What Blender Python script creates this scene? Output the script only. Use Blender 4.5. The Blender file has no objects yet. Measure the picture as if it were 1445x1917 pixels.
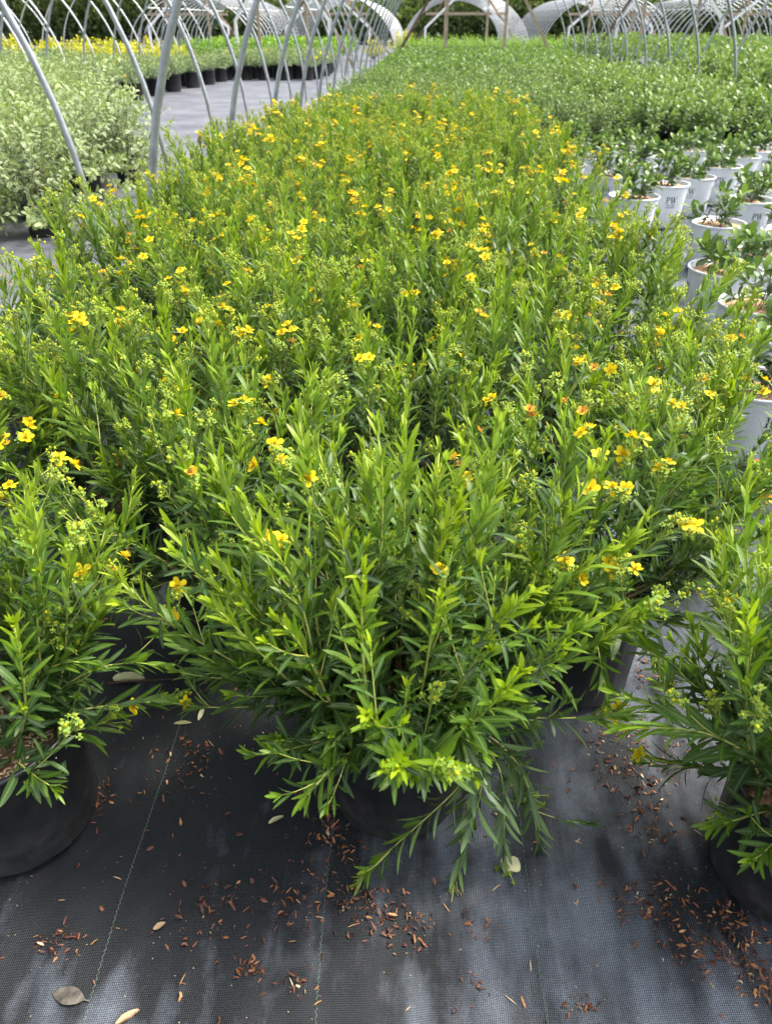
import bpy, math
import numpy as np
from mathutils import Matrix, Vector
R = math.radians
# ------------------------------------------------------------------ camera, sky, sun, exposure
sc = bpy.context.scene
CAM_H, PITCH, YAW, FPX = 1.10, R(33.6), R(2.67), 1384.0
cam = bpy.data.cameras.new('camera'); cam_o = bpy.data.objects.new('camera', cam)
sc.collection.objects.link(cam_o); sc.camera = cam_o
cam_o.location = (0, 0, CAM_H); cam_o.rotation_euler = (R(90) - PITCH, 0, YAW)
cam.sensor_fit = 'VERTICAL'; cam.sensor_height = 36; cam.lens = 36 * FPX / 1917
cam.clip_start = 0.02; cam.clip_end = 2000
cam.dof.use_dof = True; cam.dof.focus_distance = 1.35; cam.dof.aperture_fstop = 7.5
SUN_EL, SUN_AZ = R(56), R(68)          # azimuth measured from +Y towards +X
w = bpy.data.worlds.new('World'); sc.world = w; w.use_nodes = True
wn = w.node_tree; bg = wn.nodes['Background']
sky = wn.nodes.new('ShaderNodeTexSky'); sky.sky_type = 'NISHITA'; sky.sun_disc = False
sky.sun_elevation = SUN_EL; sky.sun_rotation = SUN_AZ; sky.air_density = 1.0; sky.dust_density = 4.0; sky.ozone_density = 1.0
hs = wn.nodes.new('ShaderNodeHueSaturation'); hs.inputs['Saturation'].default_value = 0.42
wn.links.new(sky.outputs[0], hs.inputs['Color']); wn.links.new(hs.outputs[0], bg.inputs['Color'])
bg.inputs['Strength'].default_value = 0.11
sun = bpy.data.lights.new('sun', 'SUN'); sun.energy = 1.5; sun.angle = R(11); sun.color = (1.0, 0.96, 0.89)
sun_o = bpy.data.objects.new('sun', sun); sc.collection.objects.link(sun_o)
sun_o.rotation_euler = (SUN_EL - R(90), 0, -SUN_AZ)
vd = Vector((math.sin(SUN_AZ) * math.cos(SUN_EL), math.cos(SUN_AZ) * math.cos(SUN_EL), math.sin(SUN_EL)))
sun_o.rotation_euler = vd.to_track_quat('Z', 'Y').to_euler()
sun_o.location = vd * 50
sc.view_settings.view_transform = 'Standard'; sc.view_settings.look = 'None'
sc.view_settings.exposure = 2.05; sc.view_settings.gamma = 1.0
sc.cycles.max_bounces = 6; sc.cycles.diffuse_bounces = 3; sc.cycles.glossy_bounces = 2; sc.cycles.transmission_bounces = 4; sc.cycles.transparent_max_bounces = 8
C = sc.collection

def at(px, py, h=0.0):
    """direction of a photo pixel met with a height -> world x, y"""
    x = (px - 722.5) / FPX; v = (958.5 - py) / FPX
    up = -math.sin(PITCH) + v * math.cos(PITCH); fw = math.cos(PITCH) + v * math.sin(PITCH)
    t = (h - CAM_H) / up
    x *= t; fw *= t
    return np.array([x * math.cos(YAW) - fw * math.sin(YAW), x * math.sin(YAW) + fw * math.cos(YAW), h])

# ------------------------------------------------------------------ materials
def new_mat(name):
    m = bpy.data.materials.new(name); m.use_nodes = True
    nt = m.node_tree; b = nt.nodes['Principled BSDF']
    return m, nt, b
def ramp(nt, fac, stops):
    r = nt.nodes.new('ShaderNodeValToRGB'); e = r.color_ramp.elements
    e[0].position, e[0].color = stops[0][0], (*stops[0][1], 1)
    e[1].position, e[1].color = stops[-1][0], (*stops[-1][1], 1)
    for p, c in stops[1:-1]:
        k = e.new(p); k.color = (*c, 1)
    nt.links.new(fac, r.inputs[0]); return r.outputs[0]
def noise(nt, scale, detail=3, rough=0.55, coord=None, mapscale=None):
    n = nt.nodes.new('ShaderNodeTexNoise'); n.inputs['Scale'].default_value = scale
    n.inputs['Detail'].default_value = detail; n.inputs['Roughness'].default_value = rough
    if coord is not None:
        if mapscale:
            mp = nt.nodes.new('ShaderNodeMapping'); mp.inputs['Scale'].default_value = mapscale[:3]
            if len(mapscale) > 3: mp.inputs['Rotation'].default_value = (0, 0, mapscale[3])
            nt.links.new(coord, mp.inputs[0]); coord = mp.outputs[0]
        nt.links.new(coord, n.inputs['Vector'])
    return n.outputs['Fac']
def mix(nt, fac, a, b, mode='MIX'):
    m = nt.nodes.new('ShaderNodeMix'); m.data_type = 'RGBA'; m.blend_type = mode
    for sock, v in ((m.inputs['Factor'], fac), (m.inputs[6], a), (m.inputs[7], b)):
        if isinstance(v, (int, float)): sock.default_value = v
        elif isinstance(v, tuple): sock.default_value = (*v, 1)
        else: nt.links.new(v, sock)
    return m.outputs[2]
def math_n(nt, op, a, b=0.0, clamp=False):
    m = nt.nodes.new('ShaderNodeMath'); m.operation = op; m.use_clamp = clamp
    for i, v in enumerate((a, b)):
        if isinstance(v, (int, float)): m.inputs[i].default_value = v
        else: nt.links.new(v, m.inputs[i])
    return m.outputs[0]
def attr(nt, name):
    a = nt.nodes.new('ShaderNodeAttribute'); a.attribute_name = name; return a.outputs['Fac']
def bump(nt, b, height, strength=0.3, dist=0.002):
    n = nt.nodes.new('ShaderNodeBump'); n.inputs['Strength'].default_value = strength; n.inputs['Distance'].default_value = dist
    nt.links.new(height, n.inputs['Height']); nt.links.new(n.outputs[0], b.inputs['Normal'])

def leaf_mat(name, stops, rib_col, trans=0.3, rough=0.42, edge=None, tsat=(1.25, 1.35, 0.5)):
    m, nt, b = new_mat(name)
    out = nt.nodes['Material Output']
    age = attr(nt, 'age'); rib = attr(nt, 'rib')
    col = ramp(nt, age, stops)
    r8 = math_n(nt, 'POWER', rib, 9.0)
    col2 = mix(nt, math_n(nt, 'MULTIPLY', r8, 0.75), col, rib_col)
    if edge is not None:
        ef = math_n(nt, 'LESS_THAN', rib, edge[1]); col2 = mix(nt, ef, col2, edge[0])
    geo = nt.nodes.new('ShaderNodeNewGeometry')
    under = mix(nt, 0.35, col2, (0.17, 0.24, 0.14))
    col3 = mix(nt, geo.outputs['Backfacing'], col2, under)
    tc = nt.nodes.new('ShaderNodeTexCoord')
    nz = noise(nt, 9.0, 2, 0.5, tc.outputs['Object'])
    col3 = mix(nt, 0.35, col3, mix(nt, nz, (0.55, 0.6, 0.6), (1.35, 1.3, 1.2)), 'MULTIPLY')
    nt.links.new(col3, b.inputs['Base Color']); b.inputs['Roughness'].default_value = rough
    b.inputs['Specular IOR Level'].default_value = 0.32
    tr = nt.nodes.new('ShaderNodeBsdfTranslucent')
    nt.links.new(mix(nt, 1.0, col3, tsat, 'MULTIPLY'), tr.inputs['Color'])
    ms = nt.nodes.new('ShaderNodeMixShader'); ms.inputs[0].default_value = trans
    nt.links.new(b.outputs[0], ms.inputs[1]); nt.links.new(tr.outputs[0], ms.inputs[2])
    nt.links.new(ms.outputs[0], out.inputs['Surface'])
    return m

M = {}
M['leaf'] = leaf_mat('narrow_leaf', [(0.0, (0.036, 0.074, 0.032)), (0.3, (0.056, 0.122, 0.020)), (0.62, (0.135, 0.245, 0.008)), (1.0, (0.31, 0.41, 0.008))], (0.26, 0.34, 0.11), 0.36)
M['pw_leaf'] = leaf_mat('broad_leaf', [(0.0, (0.04, 0.075, 0.028)), (0.6, (0.075, 0.145, 0.022)), (1.0, (0.19, 0.28, 0.025))], (0.16, 0.26, 0.12), 0.22, 0.42)
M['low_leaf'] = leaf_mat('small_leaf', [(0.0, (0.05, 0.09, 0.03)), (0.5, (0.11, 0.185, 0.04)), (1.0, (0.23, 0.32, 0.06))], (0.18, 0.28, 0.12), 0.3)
M['var_leaf'] = leaf_mat('variegated_leaf', [(0.0, (0.085, 0.13, 0.07)), (0.6, (0.17, 0.25, 0.09)), (1.0, (0.33, 0.40, 0.12))], (0.22, 0.30, 0.14), 0.28, 0.45, ((0.48, 0.53, 0.30), 0.42))
M['grey_leaf'] = leaf_mat('grey_green_leaf', [(0.0, (0.09, 0.14, 0.075)), (0.6, (0.18, 0.25, 0.12)), (1.0, (0.30, 0.37, 0.15))], (0.22, 0.30, 0.16), 0.28)
M['lime_leaf'] = leaf_mat('lime_leaf', [(0.0, (0.06, 0.14, 0.02)), (0.6, (0.16, 0.31, 0.02)), (1.0, (0.33, 0.50, 0.03))], (0.3, 0.42, 0.1), 0.34)
M['gold_leaf'] = leaf_mat('gold_leaf', [(0.0, (0.16, 0.20, 0.015)), (0.6, (0.48, 0.46, 0.012)), (1.0, (0.74, 0.66, 0.015))], (0.6, 0.55, 0.05), 0.3)
M['tree_leaf'] = leaf_mat('tree_leaf', [(0.0, (0.08, 0.115, 0.035)), (0.6, (0.17, 0.22, 0.06)), (1.0, (0.30, 0.33, 0.09))], (0.1, 0.15, 0.05), 0.45)

def simple(name, col, rough=0.6, metal=0.0, nscale=None, namt=0.3, bumps=None, spec=0.5):
    m, nt, b = new_mat(name); b.inputs['Roughness'].default_value = rough; b.inputs['Metallic'].default_value = metal
    b.inputs['Specular IOR Level'].default_value = spec
    tc = nt.nodes.new('ShaderNodeTexCoord')
    if nscale:
        nz = noise(nt, nscale, 4, 0.6, tc.outputs['Object'])
        lo = tuple(c * (1 - namt) for c in col); hi = tuple(min(1, c * (1 + namt)) for c in col)
        nt.links.new(ramp(nt, nz, [(0.3, lo), (0.7, hi)]), b.inputs['Base Color'])
        if bumps: bump(nt, b, nz, bumps[0], bumps[1])
    else: b.inputs['Base Color'].default_value = (*col, 1)
    return m
def attr_mat(name, stops, rough=0.6, trans=0.0, nm='age'):
    m, nt, b = new_mat(name); b.inputs['Roughness'].default_value = rough
    col = ramp(nt, attr(nt, nm), stops)
    nt.links.new(col, b.inputs['Base Color'])
    if trans:
        tr = nt.nodes.new('ShaderNodeBsdfTranslucent'); nt.links.new(col, tr.inputs['Color'])
        ms = nt.nodes.new('ShaderNodeMixShader'); ms.inputs[0].default_value = trans
        nt.links.new(b.outputs[0], ms.inputs[1]); nt.links.new(tr.outputs[0], ms.inputs[2])
        nt.links.new(ms.outputs[0], nt.nodes['Material Output'].inputs['Surface'])
    return m
M['stem'] = attr_mat('stem', [(0.0, (0.12, 0.08, 0.045)), (0.25, (0.30, 0.23, 0.11)), (0.5, (0.44, 0.42, 0.12)), (1.0, (0.38, 0.45, 0.07))], 0.55)
M['twig'] = attr_mat('twig', [(0.0, (0.11, 0.08, 0.055)), (1.0, (0.2, 0.2, 0.09))], 0.7)
# flower parts: age 0 bud green .. 0.5 yellow petal .. 1 rust
M['flower'] = attr_mat('flower', [(0.0, (0.14, 0.27, 0.05)), (0.22, (0.36, 0.44, 0.02)), (0.36, (0.55, 0.53, 0.012)), (0.5, (0.80, 0.62, 0.001)), (0.68, (0.82, 0.50, 0.003)), (0.84, (0.66, 0.32, 0.05)), (1.0, (0.28, 0.12, 0.05))], 0.7, 0.25)
M['litter'] = attr_mat('litter', [(0.0, (0.055, 0.022, 0.014)), (0.4, (0.16, 0.055, 0.026)), (0.7, (0.30, 0.115, 0.04)), (0.88, (0.52, 0.28, 0.09)), (1.0, (0.66, 0.52, 0.30))], 0.6)
M['hull'] = attr_mat('rice_hull', [(0.0, (0.26, 0.13, 0.06)), (0.4, (0.48, 0.33, 0.18)), (1.0, (0.68, 0.55, 0.36))], 0.7)
M['thread'] = simple('stitch_thread', (0.15, 0.22, 0.17), 0.7)
M['wood'] = simple('weathered_wood', (0.36, 0.28, 0.2), 0.8, 0, 9, 0.35, (0.3, 0.004))
M['wood_dark'] = simple('dark_wood', (0.13, 0.09, 0.065), 0.8, 0, 9, 0.35, (0.3, 0.004))
M['white_paint'] = simple('white_frame', (0.78, 0.78, 0.77), 0.5, 0, 6, 0.08)
M['steel'] = simple('galvanised_pipe', (0.30, 0.32, 0.33), 0.42, 0.45, 14, 0.22, (0.1, 0.001))
M['steel_light'] = simple('bright_galvanised_pipe', (0.50, 0.51, 0.51), 0.45, 0.3, 14, 0.15)
M['bark'] = simple('bark', (0.12, 0.09, 0.07), 0.9, 0, 7, 0.4, (0.5, 0.02))
M['mix'] = simple('potting_mix', (0.17, 0.10, 0.06), 0.9, 0, 160, 0.7, (0.8, 0.004))
M['mulch'] = simple('tan_mulch', (0.50, 0.31, 0.17), 0.85, 0, 190, 0.55, (0.9, 0.004))
M['print'] = simple('black_print', (0.015, 0.015, 0.018), 0.5)
M['deadleaf'] = simple('dry_leaf', (0.38, 0.36, 0.17), 0.6, 0, 30, 0.3, (0.4, 0.002))
M['deadpale'] = simple('pale_dry_leaf', (0.58, 0.55, 0.30), 0.6, 0, 30, 0.2, (0.4, 0.002))
M['deadgrey'] = simple('grey_wet_leaf', (0.085, 0.072, 0.058), 0.5, 0, 60, 0.7, (0.6, 0.003))
M['deadtan'] = simple('tan_dry_leaf', (0.48, 0.30, 0.17), 0.6, 0, 40, 0.3, (0.5, 0.002))

def pot_mat():
    m, nt, b = new_mat('black_pot'); tc = nt.nodes.new('ShaderNodeTexCoord')
    n1 = noise(nt, 26, 5, 0.65, tc.outputs['Object']); n2 = noise(nt, 260, 2, 0.5, tc.outputs['Object'])
    sx = nt.nodes.new('ShaderNodeSeparateXYZ'); nt.links.new(tc.outputs['Object'], sx.inputs[0])
    low = nt.nodes.new('ShaderNodeMapRange'); low.inputs[1].default_value = 0.13; low.inputs[2].default_value = 0.0
    low.inputs[3].default_value = 0.15; low.inputs[4].default_value = 0.9; nt.links.new(sx.outputs[2], low.inputs[0])
    dust = math_n(nt, 'MULTIPLY', math_n(nt, 'MULTIPLY', n1, n1), low.outputs[0])
    dust = math_n(nt, 'MULTIPLY', dust, 1.6, True)
    spk = math_n(nt, 'GREATER_THAN', n2, 0.74)
    dust = math_n(nt, 'MAXIMUM', dust, math_n(nt, 'MULTIPLY', spk, 0.35))
    nt.links.new(mix(nt, dust, (0.004, 0.005, 0.0065), (0.09, 0.086, 0.08)), b.inputs['Base Color'])
    nt.links.new(math_n(nt, 'MULTIPLY_ADD', dust, 0.4), b.inputs['Roughness'])
    r = b.inputs['Roughness'].links[0].from_node; r.inputs[2].default_value = 0.34
    bump(nt, b, n1, 0.12, 0.003)
    return m
M['pot'] = pot_mat()
def wpot_mat():
    m, nt, b = new_mat('white_pot'); tc = nt.nodes.new('ShaderNodeTexCoord')
    n1 = noise(nt, 12, 5, 0.6, tc.outputs['Object'])
    nt.links.new(ramp(nt, n1, [(0.3, (0.66, 0.68, 0.71)), (0.6, (0.80, 0.815, 0.83))]), b.inputs['Base Color'])
    b.inputs['Roughness'].default_value = 0.38
    return m
M['wpot'] = wpot_mat()

def fabric_mat():
    m, nt, b = new_mat('woven_weed_fabric')
    tc = nt.nodes.new('ShaderNodeTexCoord'); co = tc.outputs['Object']
    def band(direction, period):
        wv = nt.nodes.new('ShaderNodeTexWave'); wv.wave_type = 'BANDS'; wv.bands_direction = direction
        wv.inputs['Scale'].default_value = 0.05 / period * 2 * math.pi; wv.inputs['Distortion'].default_value = 0.6
        wv.inputs['Detail'].default_value = 1.0; wv.inputs['Detail Scale'].default_value = 0.3
        nt.links.new(co, wv.inputs['Vector']); return wv.outputs['Fac']
    wx, wy = band('X', 0.0027), band('Y', 0.0021)
    weave = math_n(nt, 'MULTIPLY', wx, wy)
    fine = noise(nt, 420, 2, 0.6, co)
    tooth = math_n(nt, 'MULTIPLY', weave, math_n(nt, 'MULTIPLY', fine, 1.7))
    big = noise(nt, 2.6, 4, 0.6, co, (1.0, 0.75, 1))
    streak = noise(nt, 8.0, 4, 0.55, co, (1.9, 0.5, 1, R(12)))
    blot = noise(nt, 34.0, 4, 0.65, co)
    sx = nt.nodes.new('ShaderNodeSeparateXYZ'); nt.links.new(co, sx.inputs[0])
    d = math_n(nt, 'ADD', math_n(nt, 'MULTIPLY', big, 1.0), math_n(nt, 'MULTIPLY', streak, 0.75))
    d = math_n(nt, 'ADD', d, math_n(nt, 'MULTIPLY', blot, 0.16))
    # dried silt; its shift along x paints plant shade left, sky sheen right
    side = nt.nodes.new('ShaderNodeMapRange'); side.inputs[1].default_value = -0.25; side.inputs[2].default_value = 0.28
    side.inputs[3].default_value = -0.13; side.inputs[4].default_value = 0.08; nt.links.new(sx.outputs[0], side.inputs[0])
    d = math_n(nt, 'ADD', d, side.outputs[0])
    mr = nt.nodes.new('ShaderNodeMapRange'); mr.inputs[1].default_value = 0.88; mr.inputs[2].default_value = 1.13
    nt.links.new(d, mr.inputs[0]); silt = mr.outputs[0]
    base = mix(nt, math_n(nt, 'MULTIPLY', tooth, 1.5, True), (0.002, 0.0024, 0.003), (0.042, 0.047, 0.053))
    silty = mix(nt, math_n(nt, 'MULTIPLY', tooth, 1.3, True), (0.04, 0.047, 0.060), (0.34, 0.375, 0.43))
    col = mix(nt, math_n(nt, 'MULTIPLY', silt, 0.97), base, silty)
    nt.links.new(col, b.inputs['Base Color'])
    b.inputs['Roughness'].default_value = 0.48; b.inputs['Specular IOR Level'].default_value = 0.28
    bump(nt, b, math_n(nt, 'ADD', weave, math_n(nt, 'MULTIPLY', blot, 0.8)), 0.55, 0.0011)
    return m
M['fabric'] = fabric_mat()
def walk_mat():
    m, nt, b = new_mat('washed_grey_fabric'); tc = nt.nodes.new('ShaderNodeTexCoord'); co = tc.outputs['Object']
    n1 = noise(nt, 1.6, 5, 0.65, co); n2 = noise(nt, 22, 4, 0.7, co); n3 = noise(nt, 5, 4, 0.6, co, (1, .6, 1))
    c = ramp(nt, n1, [(0.35, (0.06, 0.064, 0.078)), (0.65, (0.14, 0.145, 0.165))])
    c = mix(nt, math_n(nt, 'GREATER_THAN', math_n(nt, 'MULTIPLY', n2, math_n(nt, 'MULTIPLY', n3, 2.0)), 0.70), c, (0.22, 0.15, 0.10))
    nt.links.new(c, b.inputs['Base Color']); b.inputs['Roughness'].default_value = 0.6
    bump(nt, b, n2, 0.3, 0.01)
    return m
M['walk'] = walk_mat()
M['ground'] = simple('soil_and_turf', (0.045, 0.06, 0.025), 0.9, 0, 0.6, 0.5)

# ------------------------------------------------------------------ mesh helpers
class MB:
    def __init__(s): s.V = []; s.T = []; s.mi = []; s.age = []; s.rib = []; s.n = 0
    def add(s, V, T, mi=0, age=0.0, rib=0.0):
        V = np.asarray(V, float); T = np.asarray(T, int); k = len(V)
        s.V.append(V); s.T.append(T + s.n); s.mi.append(np.full(len(T), mi))
        s.age.append(np.broadcast_to(np.asarray(age, float), (k,)).copy())
        s.rib.append(np.broadcast_to(np.asarray(rib, float), (k,)).copy()); s.n += k
    def mesh(s, name, mats, smooth=True):
        me = bpy.data.meshes.new(name)
        if s.n:
            V = np.concatenate(s.V); T = np.concatenate(s.T); mi = np.concatenate(s.mi)
            me.vertices.add(len(V)); me.vertices.foreach_set('co', V.astype(np.float32).ravel())
            me.loops.add(len(T) * 3); me.loops.foreach_set('vertex_index', T.astype(np.int32).ravel())
            me.polygons.add(len(T)); me.polygons.foreach_set('loop_start', np.arange(0, len(T) * 3, 3, dtype=np.int32))
            me.polygons.foreach_set('material_index', mi.astype(np.int32))
            me.polygons.foreach_set('use_smooth', np.full(len(T), smooth))
            for nm, arr in (('age', s.age), ('rib', s.rib)):
                a = me.attributes.new(nm, 'FLOAT', 'POINT'); a.data.foreach_set('value', np.concatenate(arr).astype(np.float32))
            me.update(calc_edges=True); me.validate()
        for m in mats: me.materials.append(m)
        return me
def link(name, me, parent=None, loc=None, kind=None):
    o = bpy.data.objects.new(name, me); C.objects.link(o)
    if parent is not None: o.parent = parent
    if loc is not None: o.location = loc
    if kind: o['kind'] = kind
    return o
def tag(o, label, cat, group=None):
    o['label'] = label; o['category'] = cat
    if group: o['group'] = group
    return o
def root(name, loc, label, cat, group=None, rz=0.0, scale=1.0):
    o = link(name, None, None, loc); o.rotation_euler = (0, 0, rz); o.scale = (scale,) * 3
    o.empty_display_size = 0.1
    return tag(o, label, cat, group)
def norm(v): return v / (np.linalg.norm(v, axis=-1, keepdims=True) + 1e-9)

def tube(P, rad, sides=6, cap=False):
    P = np.asarray(P, float); n = len(P); rad = np.broadcast_to(np.asarray(rad, float), (n,))
    T = norm(np.gradient(P, axis=0)); ref = np.array([0.31, 0.87, 0.38]); 
    A = norm(np.cross(T, ref)); B = np.cross(T, A)
    th = np.linspace(0, 2 * np.pi, sides, endpoint=False)
    V = P[:, None] + rad[:, None, None] * (np.cos(th)[None, :, None] * A[:, None] + np.sin(th)[None, :, None] * B[:, None])
    i = np.arange(n - 1)[:, None] * sides; j = np.arange(sides)[None]; j2 = (j + 1) % sides
    a, b, c, d = i + j, i + j2, i + sides + j2, i + sides + j
    F = np.concatenate([np.stack([a, b, c], -1).reshape(-1, 3), np.stack([a, c, d], -1).reshape(-1, 3)])
    V = V.reshape(-1, 3)
    if cap:
        V = np.concatenate([V, P[:1], P[-1:]]); k = n * sides
        F = np.concatenate([F, np.stack([j[0] * 0 + k, j2[0], j[0]], -1), np.stack([j[0] * 0 + k + 1, (n - 1) * sides + j[0], (n - 1) * sides + j2[0]], -1)])
    return V, F
def lathe(prof, seg=48, mod=None):
    prof = np.asarray(prof, float); n = len(prof); th = np.linspace(0, 2 * np.pi, seg, endpoint=False)
    r = np.repeat(prof[:, :1], seg, 1)
    if mod is not None: r = r + mod(th[None, :], prof[:, 1:2])
    V = np.stack([r * np.cos(th), r * np.sin(th), np.repeat(prof[:, 1:2], seg, 1)], -1).reshape(-1, 3)
    i = np.arange(n - 1)[:, None] * seg; j = np.arange(seg)[None]; j2 = (j + 1) % seg
    a, b, c, d = i + j, i + j2, i + seg + j2, i + seg + j
    return V, np.concatenate([np.stack([a, b, c], -1).reshape(-1, 3), np.stack([a, c, d], -1).reshape(-1, 3)])
def box(c, sx, sy, sz, Rm=None):
    V = np.array([[x, y, z] for x in (-.5, .5) for y in (-.5, .5) for z in (-.5, .5)]) * (sx, sy, sz)
    if Rm is not None: V = V @ np.asarray(Rm).T
    q = [(0, 1, 3, 2), (4, 6, 7, 5), (0, 4, 5, 1), (2, 3, 7, 6), (0, 2, 6, 4), (1, 5, 7, 3)]
    return V + np.asarray(c), [t for a, b, c_, d in q for t in ((a, b, c_), (a, c_, d))]
def beam(p0, p1, wd, dp):
    """timber between two points"""
    p0, p1 = np.asarray(p0, float), np.asarray(p1, float); L = np.linalg.norm(p1 - p0); z = (p1 - p0) / L
    y = np.array([0, 1., 0]); x = norm(np.cross(y, z)); y = np.cross(z, x)
    return box((p0 + p1) / 2, wd, dp, L, np.stack([x, y, z], 1))

# ------------------------------------------------------------------ leaf templates (unit length along x, half-width 1 on y, z up)
def leaf_template(xs, ws, curve=0.12, fold=0.16, single_base=False):
    V, rib = [], []; rows = []
    for x, wv in zip(xs, ws):
        z = -curve * x * x + 0.05 * math.sin(x * 3.1)
        if wv == 0 or (single_base and x == 0): rows.append([len(V)]); V.append((x, 0, z)); rib.append(1)
        else:
            rows.append([len(V), len(V) + 1, len(V) + 2]); V += [(x, -wv, z), (x, 0, z), (x, wv, z)]; rib += [0, 1, 0]
    T = []
    for a, b in zip(rows[:-1], rows[1:]):
        if len(a) == 3 and len(b) == 3:
            for k in (0, 1): T += [(a[k], b[k], b[k + 1]), (a[k], b[k + 1], a[k + 1])]
        elif len(a) == 1: T += [(a[0], b[0], b[1]), (a[0], b[1], b[2])]
        else: T += [(a[0], b[0], a[1]), (a[1], b[0], a[2])]
    return np.array(V, float), np.array(T), np.array(rib, float), fold
NARROW_HI = [leaf_template([0, .2, .45, .7, .9, 1], [.14, .62, .98, .93, .52, 0], c) for c in (.0, .07, .17)]
NARROW_LO = [leaf_template([0, .4, .8, 1], [.1, .95, .75, 0], c, single_base=True) for c in (.0, .07, .17)]
OVAL = [leaf_template([0, .15, .45, .78, .94, 1], [.12, .45, .95, .95, .55, 0], c, .22) for c in (.05, .2)]
OVAL_LO = [leaf_template([0, .45, .85, 1], [.1, .95, .7, 0], c, .22, True) for c in (.05, .2)]
def place_leaves(mb, tmpl, O, D, N, L, Wd, age, mi=0):
    """O origin, D direction, N normal, L length, Wd half width"""
    if len(O) == 0: return
    V, T, rib, fold = tmpl
    S = np.cross(N, D)
    k, n = len(V), len(O)
    hw = V[None, :, 1] * Wd[:, None]
    P = O[:, None] + D[:, None] * (V[None, :, 0] * L[:, None])[..., None] + S[:, None] * hw[..., None] \
        + N[:, None] * (V[None, :, 2] * L[:, None] + fold * np.abs(hw))[..., None]
    F = (T[None] + (np.arange(n) * k)[:, None, None]).reshape(-1, 3)
    mb.add(P.reshape(-1, 3), F, mi, np.repeat(age, k), np.tile(rib, n))

# ------------------------------------------------------------------ flowers and buds
def petal_arrays(rng, l=.0135, hw=.0047, cup=.35):
    xs = [0, .35, .7, .95, 1]; ws = [.25, .75, 1, .55, 0]
    V, T, rib, f = leaf_template(xs, ws, -cup * .5, .25)
    V = V * (l, hw, l); return V, T
def rotz(V, a): c, s = math.cos(a), math.sin(a); return V @ np.array([[c, s, 0], [-s, c, 0], [0, 0, 1]])
def flower_core(mb, rng, rust=False):
    n = 48 if not rust else 14
    th = rng.uniform(0, 2 * np.pi, n); ph = rng.uniform(.15, .95, n); l = rng.uniform(.006, .0105, n)
    tip = np.stack([np.cos(th) * np.sin(ph), np.sin(th) * np.sin(ph), np.cos(ph)], -1) * l[:, None]
    for q, p in enumerate(tip):
        s = norm(np.cross(p, (0.1, 0.2, 1.))) * .00032
        mb.add([-s * .7, s * .7, p + s * 1.6, p - s * 1.6], [(0, 1, 2), (0, 2, 3)], 0, [.62, .62, .55, .55] if not rust else .9)
    V, F = lathe([(.0004, 0), (.0022, .001), (.0018, .0045), (.0003, .007)], 6); mb.add(V, F, 0, .35 if not rust else .86)
    for k in range(5):                                              # sepals
        V, T = petal_arrays(rng, .007, .0016, -.1); mb.add(rotz(V, k * 1.2566 + .6) - (0, 0, .0012), T, 0, .1)
FL = []
petal_me = MB(); V_, T_ = petal_arrays(None); petal_me.add(V_, T_, 0, np.where(V_[:, 0] < .003, .66, .5)); PETAL = petal_me.mesh('petal', [M['flower']])
frng = np.random.default_rng(5)
core_mb = MB(); flower_core(core_mb, frng); CORE = core_mb.mesh('flower_core', [M['flower']])
for v in range(3):
    mb = MB(); flower_core(mb, frng, v == 2)
    for k in range(5):
        if v == 2:
            V, T = petal_arrays(None, .010, .004, 1.0); V = rotz(V, k * 1.2566 + frng.uniform(-.3, .3)); mb.add(V, T, 0, frng.uniform(.68, .95))
        else:
            V, T = petal_arrays(None, .0135, .0049, .25 + .4 * v); V = rotz(V, k * 1.2566 + frng.uniform(-.12, .12)); mb.add(V, T, 0, np.where(np.hypot(V[:, 0], V[:, 1]) < .003, .66, .5))
    FL.append(mb.mesh('flower', [M['flower']]))
def bud_arrays(mb, rng, P, d, size, age, mi):
    V, F = lathe([(.0005, 0), (.85, .5), (1.0, 1.1), (.62, 1.9), (.02, 2.5)], 6)
    q = np.array(Vector(d).to_track_quat('Z', 'Y').to_matrix())
    mb.add((V * size) @ q.T + P, F, mi, age)
    for k in range(5):
        Vp, Tp = petal_arrays(None, size * 3.4, size * .8, .15); mb.add(rotz(Vp, k * 1.2566 + rng.uniform(0, 1)) @ q.T + P, Tp[:8], mi, rng.uniform(.03, .14))
def bud_cluster_arrays(mb, rng, mi_f=0, mi_s=0, n=9, detail=True, star=.3):
    """cyme in its own frame, growing along +z"""
    for k in range(n):
        th = k * 2.4 + rng.uniform(-.4, .4); tilt = rng.uniform(.1, 1.05) * (k / n) ** .4; l = rng.uniform(.014, .034)
        d = np.array([math.cos(th) * math.sin(tilt), math.sin(th) * math.sin(tilt), math.cos(tilt)])
        z0 = np.array([0, 0, rng.uniform(-.012, .004)])
        P = z0 + d * l + (0, 0, .004)
        V, F = tube([z0, z0 + d * l * .55 + (0, 0, .001), P], [.0007, .0006, .0006], 3); mb.add(V, F, mi_s, .95)
        size = rng.uniform(.0019, .0031)
        if rng.random() < star: size *= .7; age = rng.uniform(.2, .3)
        else: age = rng.uniform(.18, .42)
        if detail: bud_arrays(mb, rng, P, norm(d + (0, 0, .6)), size, age, mi_f)
        else:
            V, F = lathe([(.05, 0), (1.15, 1.0), (.05, 2.4)], 4); mb.add(V * size * 1.15 + P, F, mi_f, age)
BUD = []
for v in range(3):
    mb = MB(); bud_cluster_arrays(mb, np.random.default_rng(40 + v), 0, 1, 7 + v * 2, True, .35); BUD.append(mb.mesh('bud_cluster', [M['flower'], M['stem']]))

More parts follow.
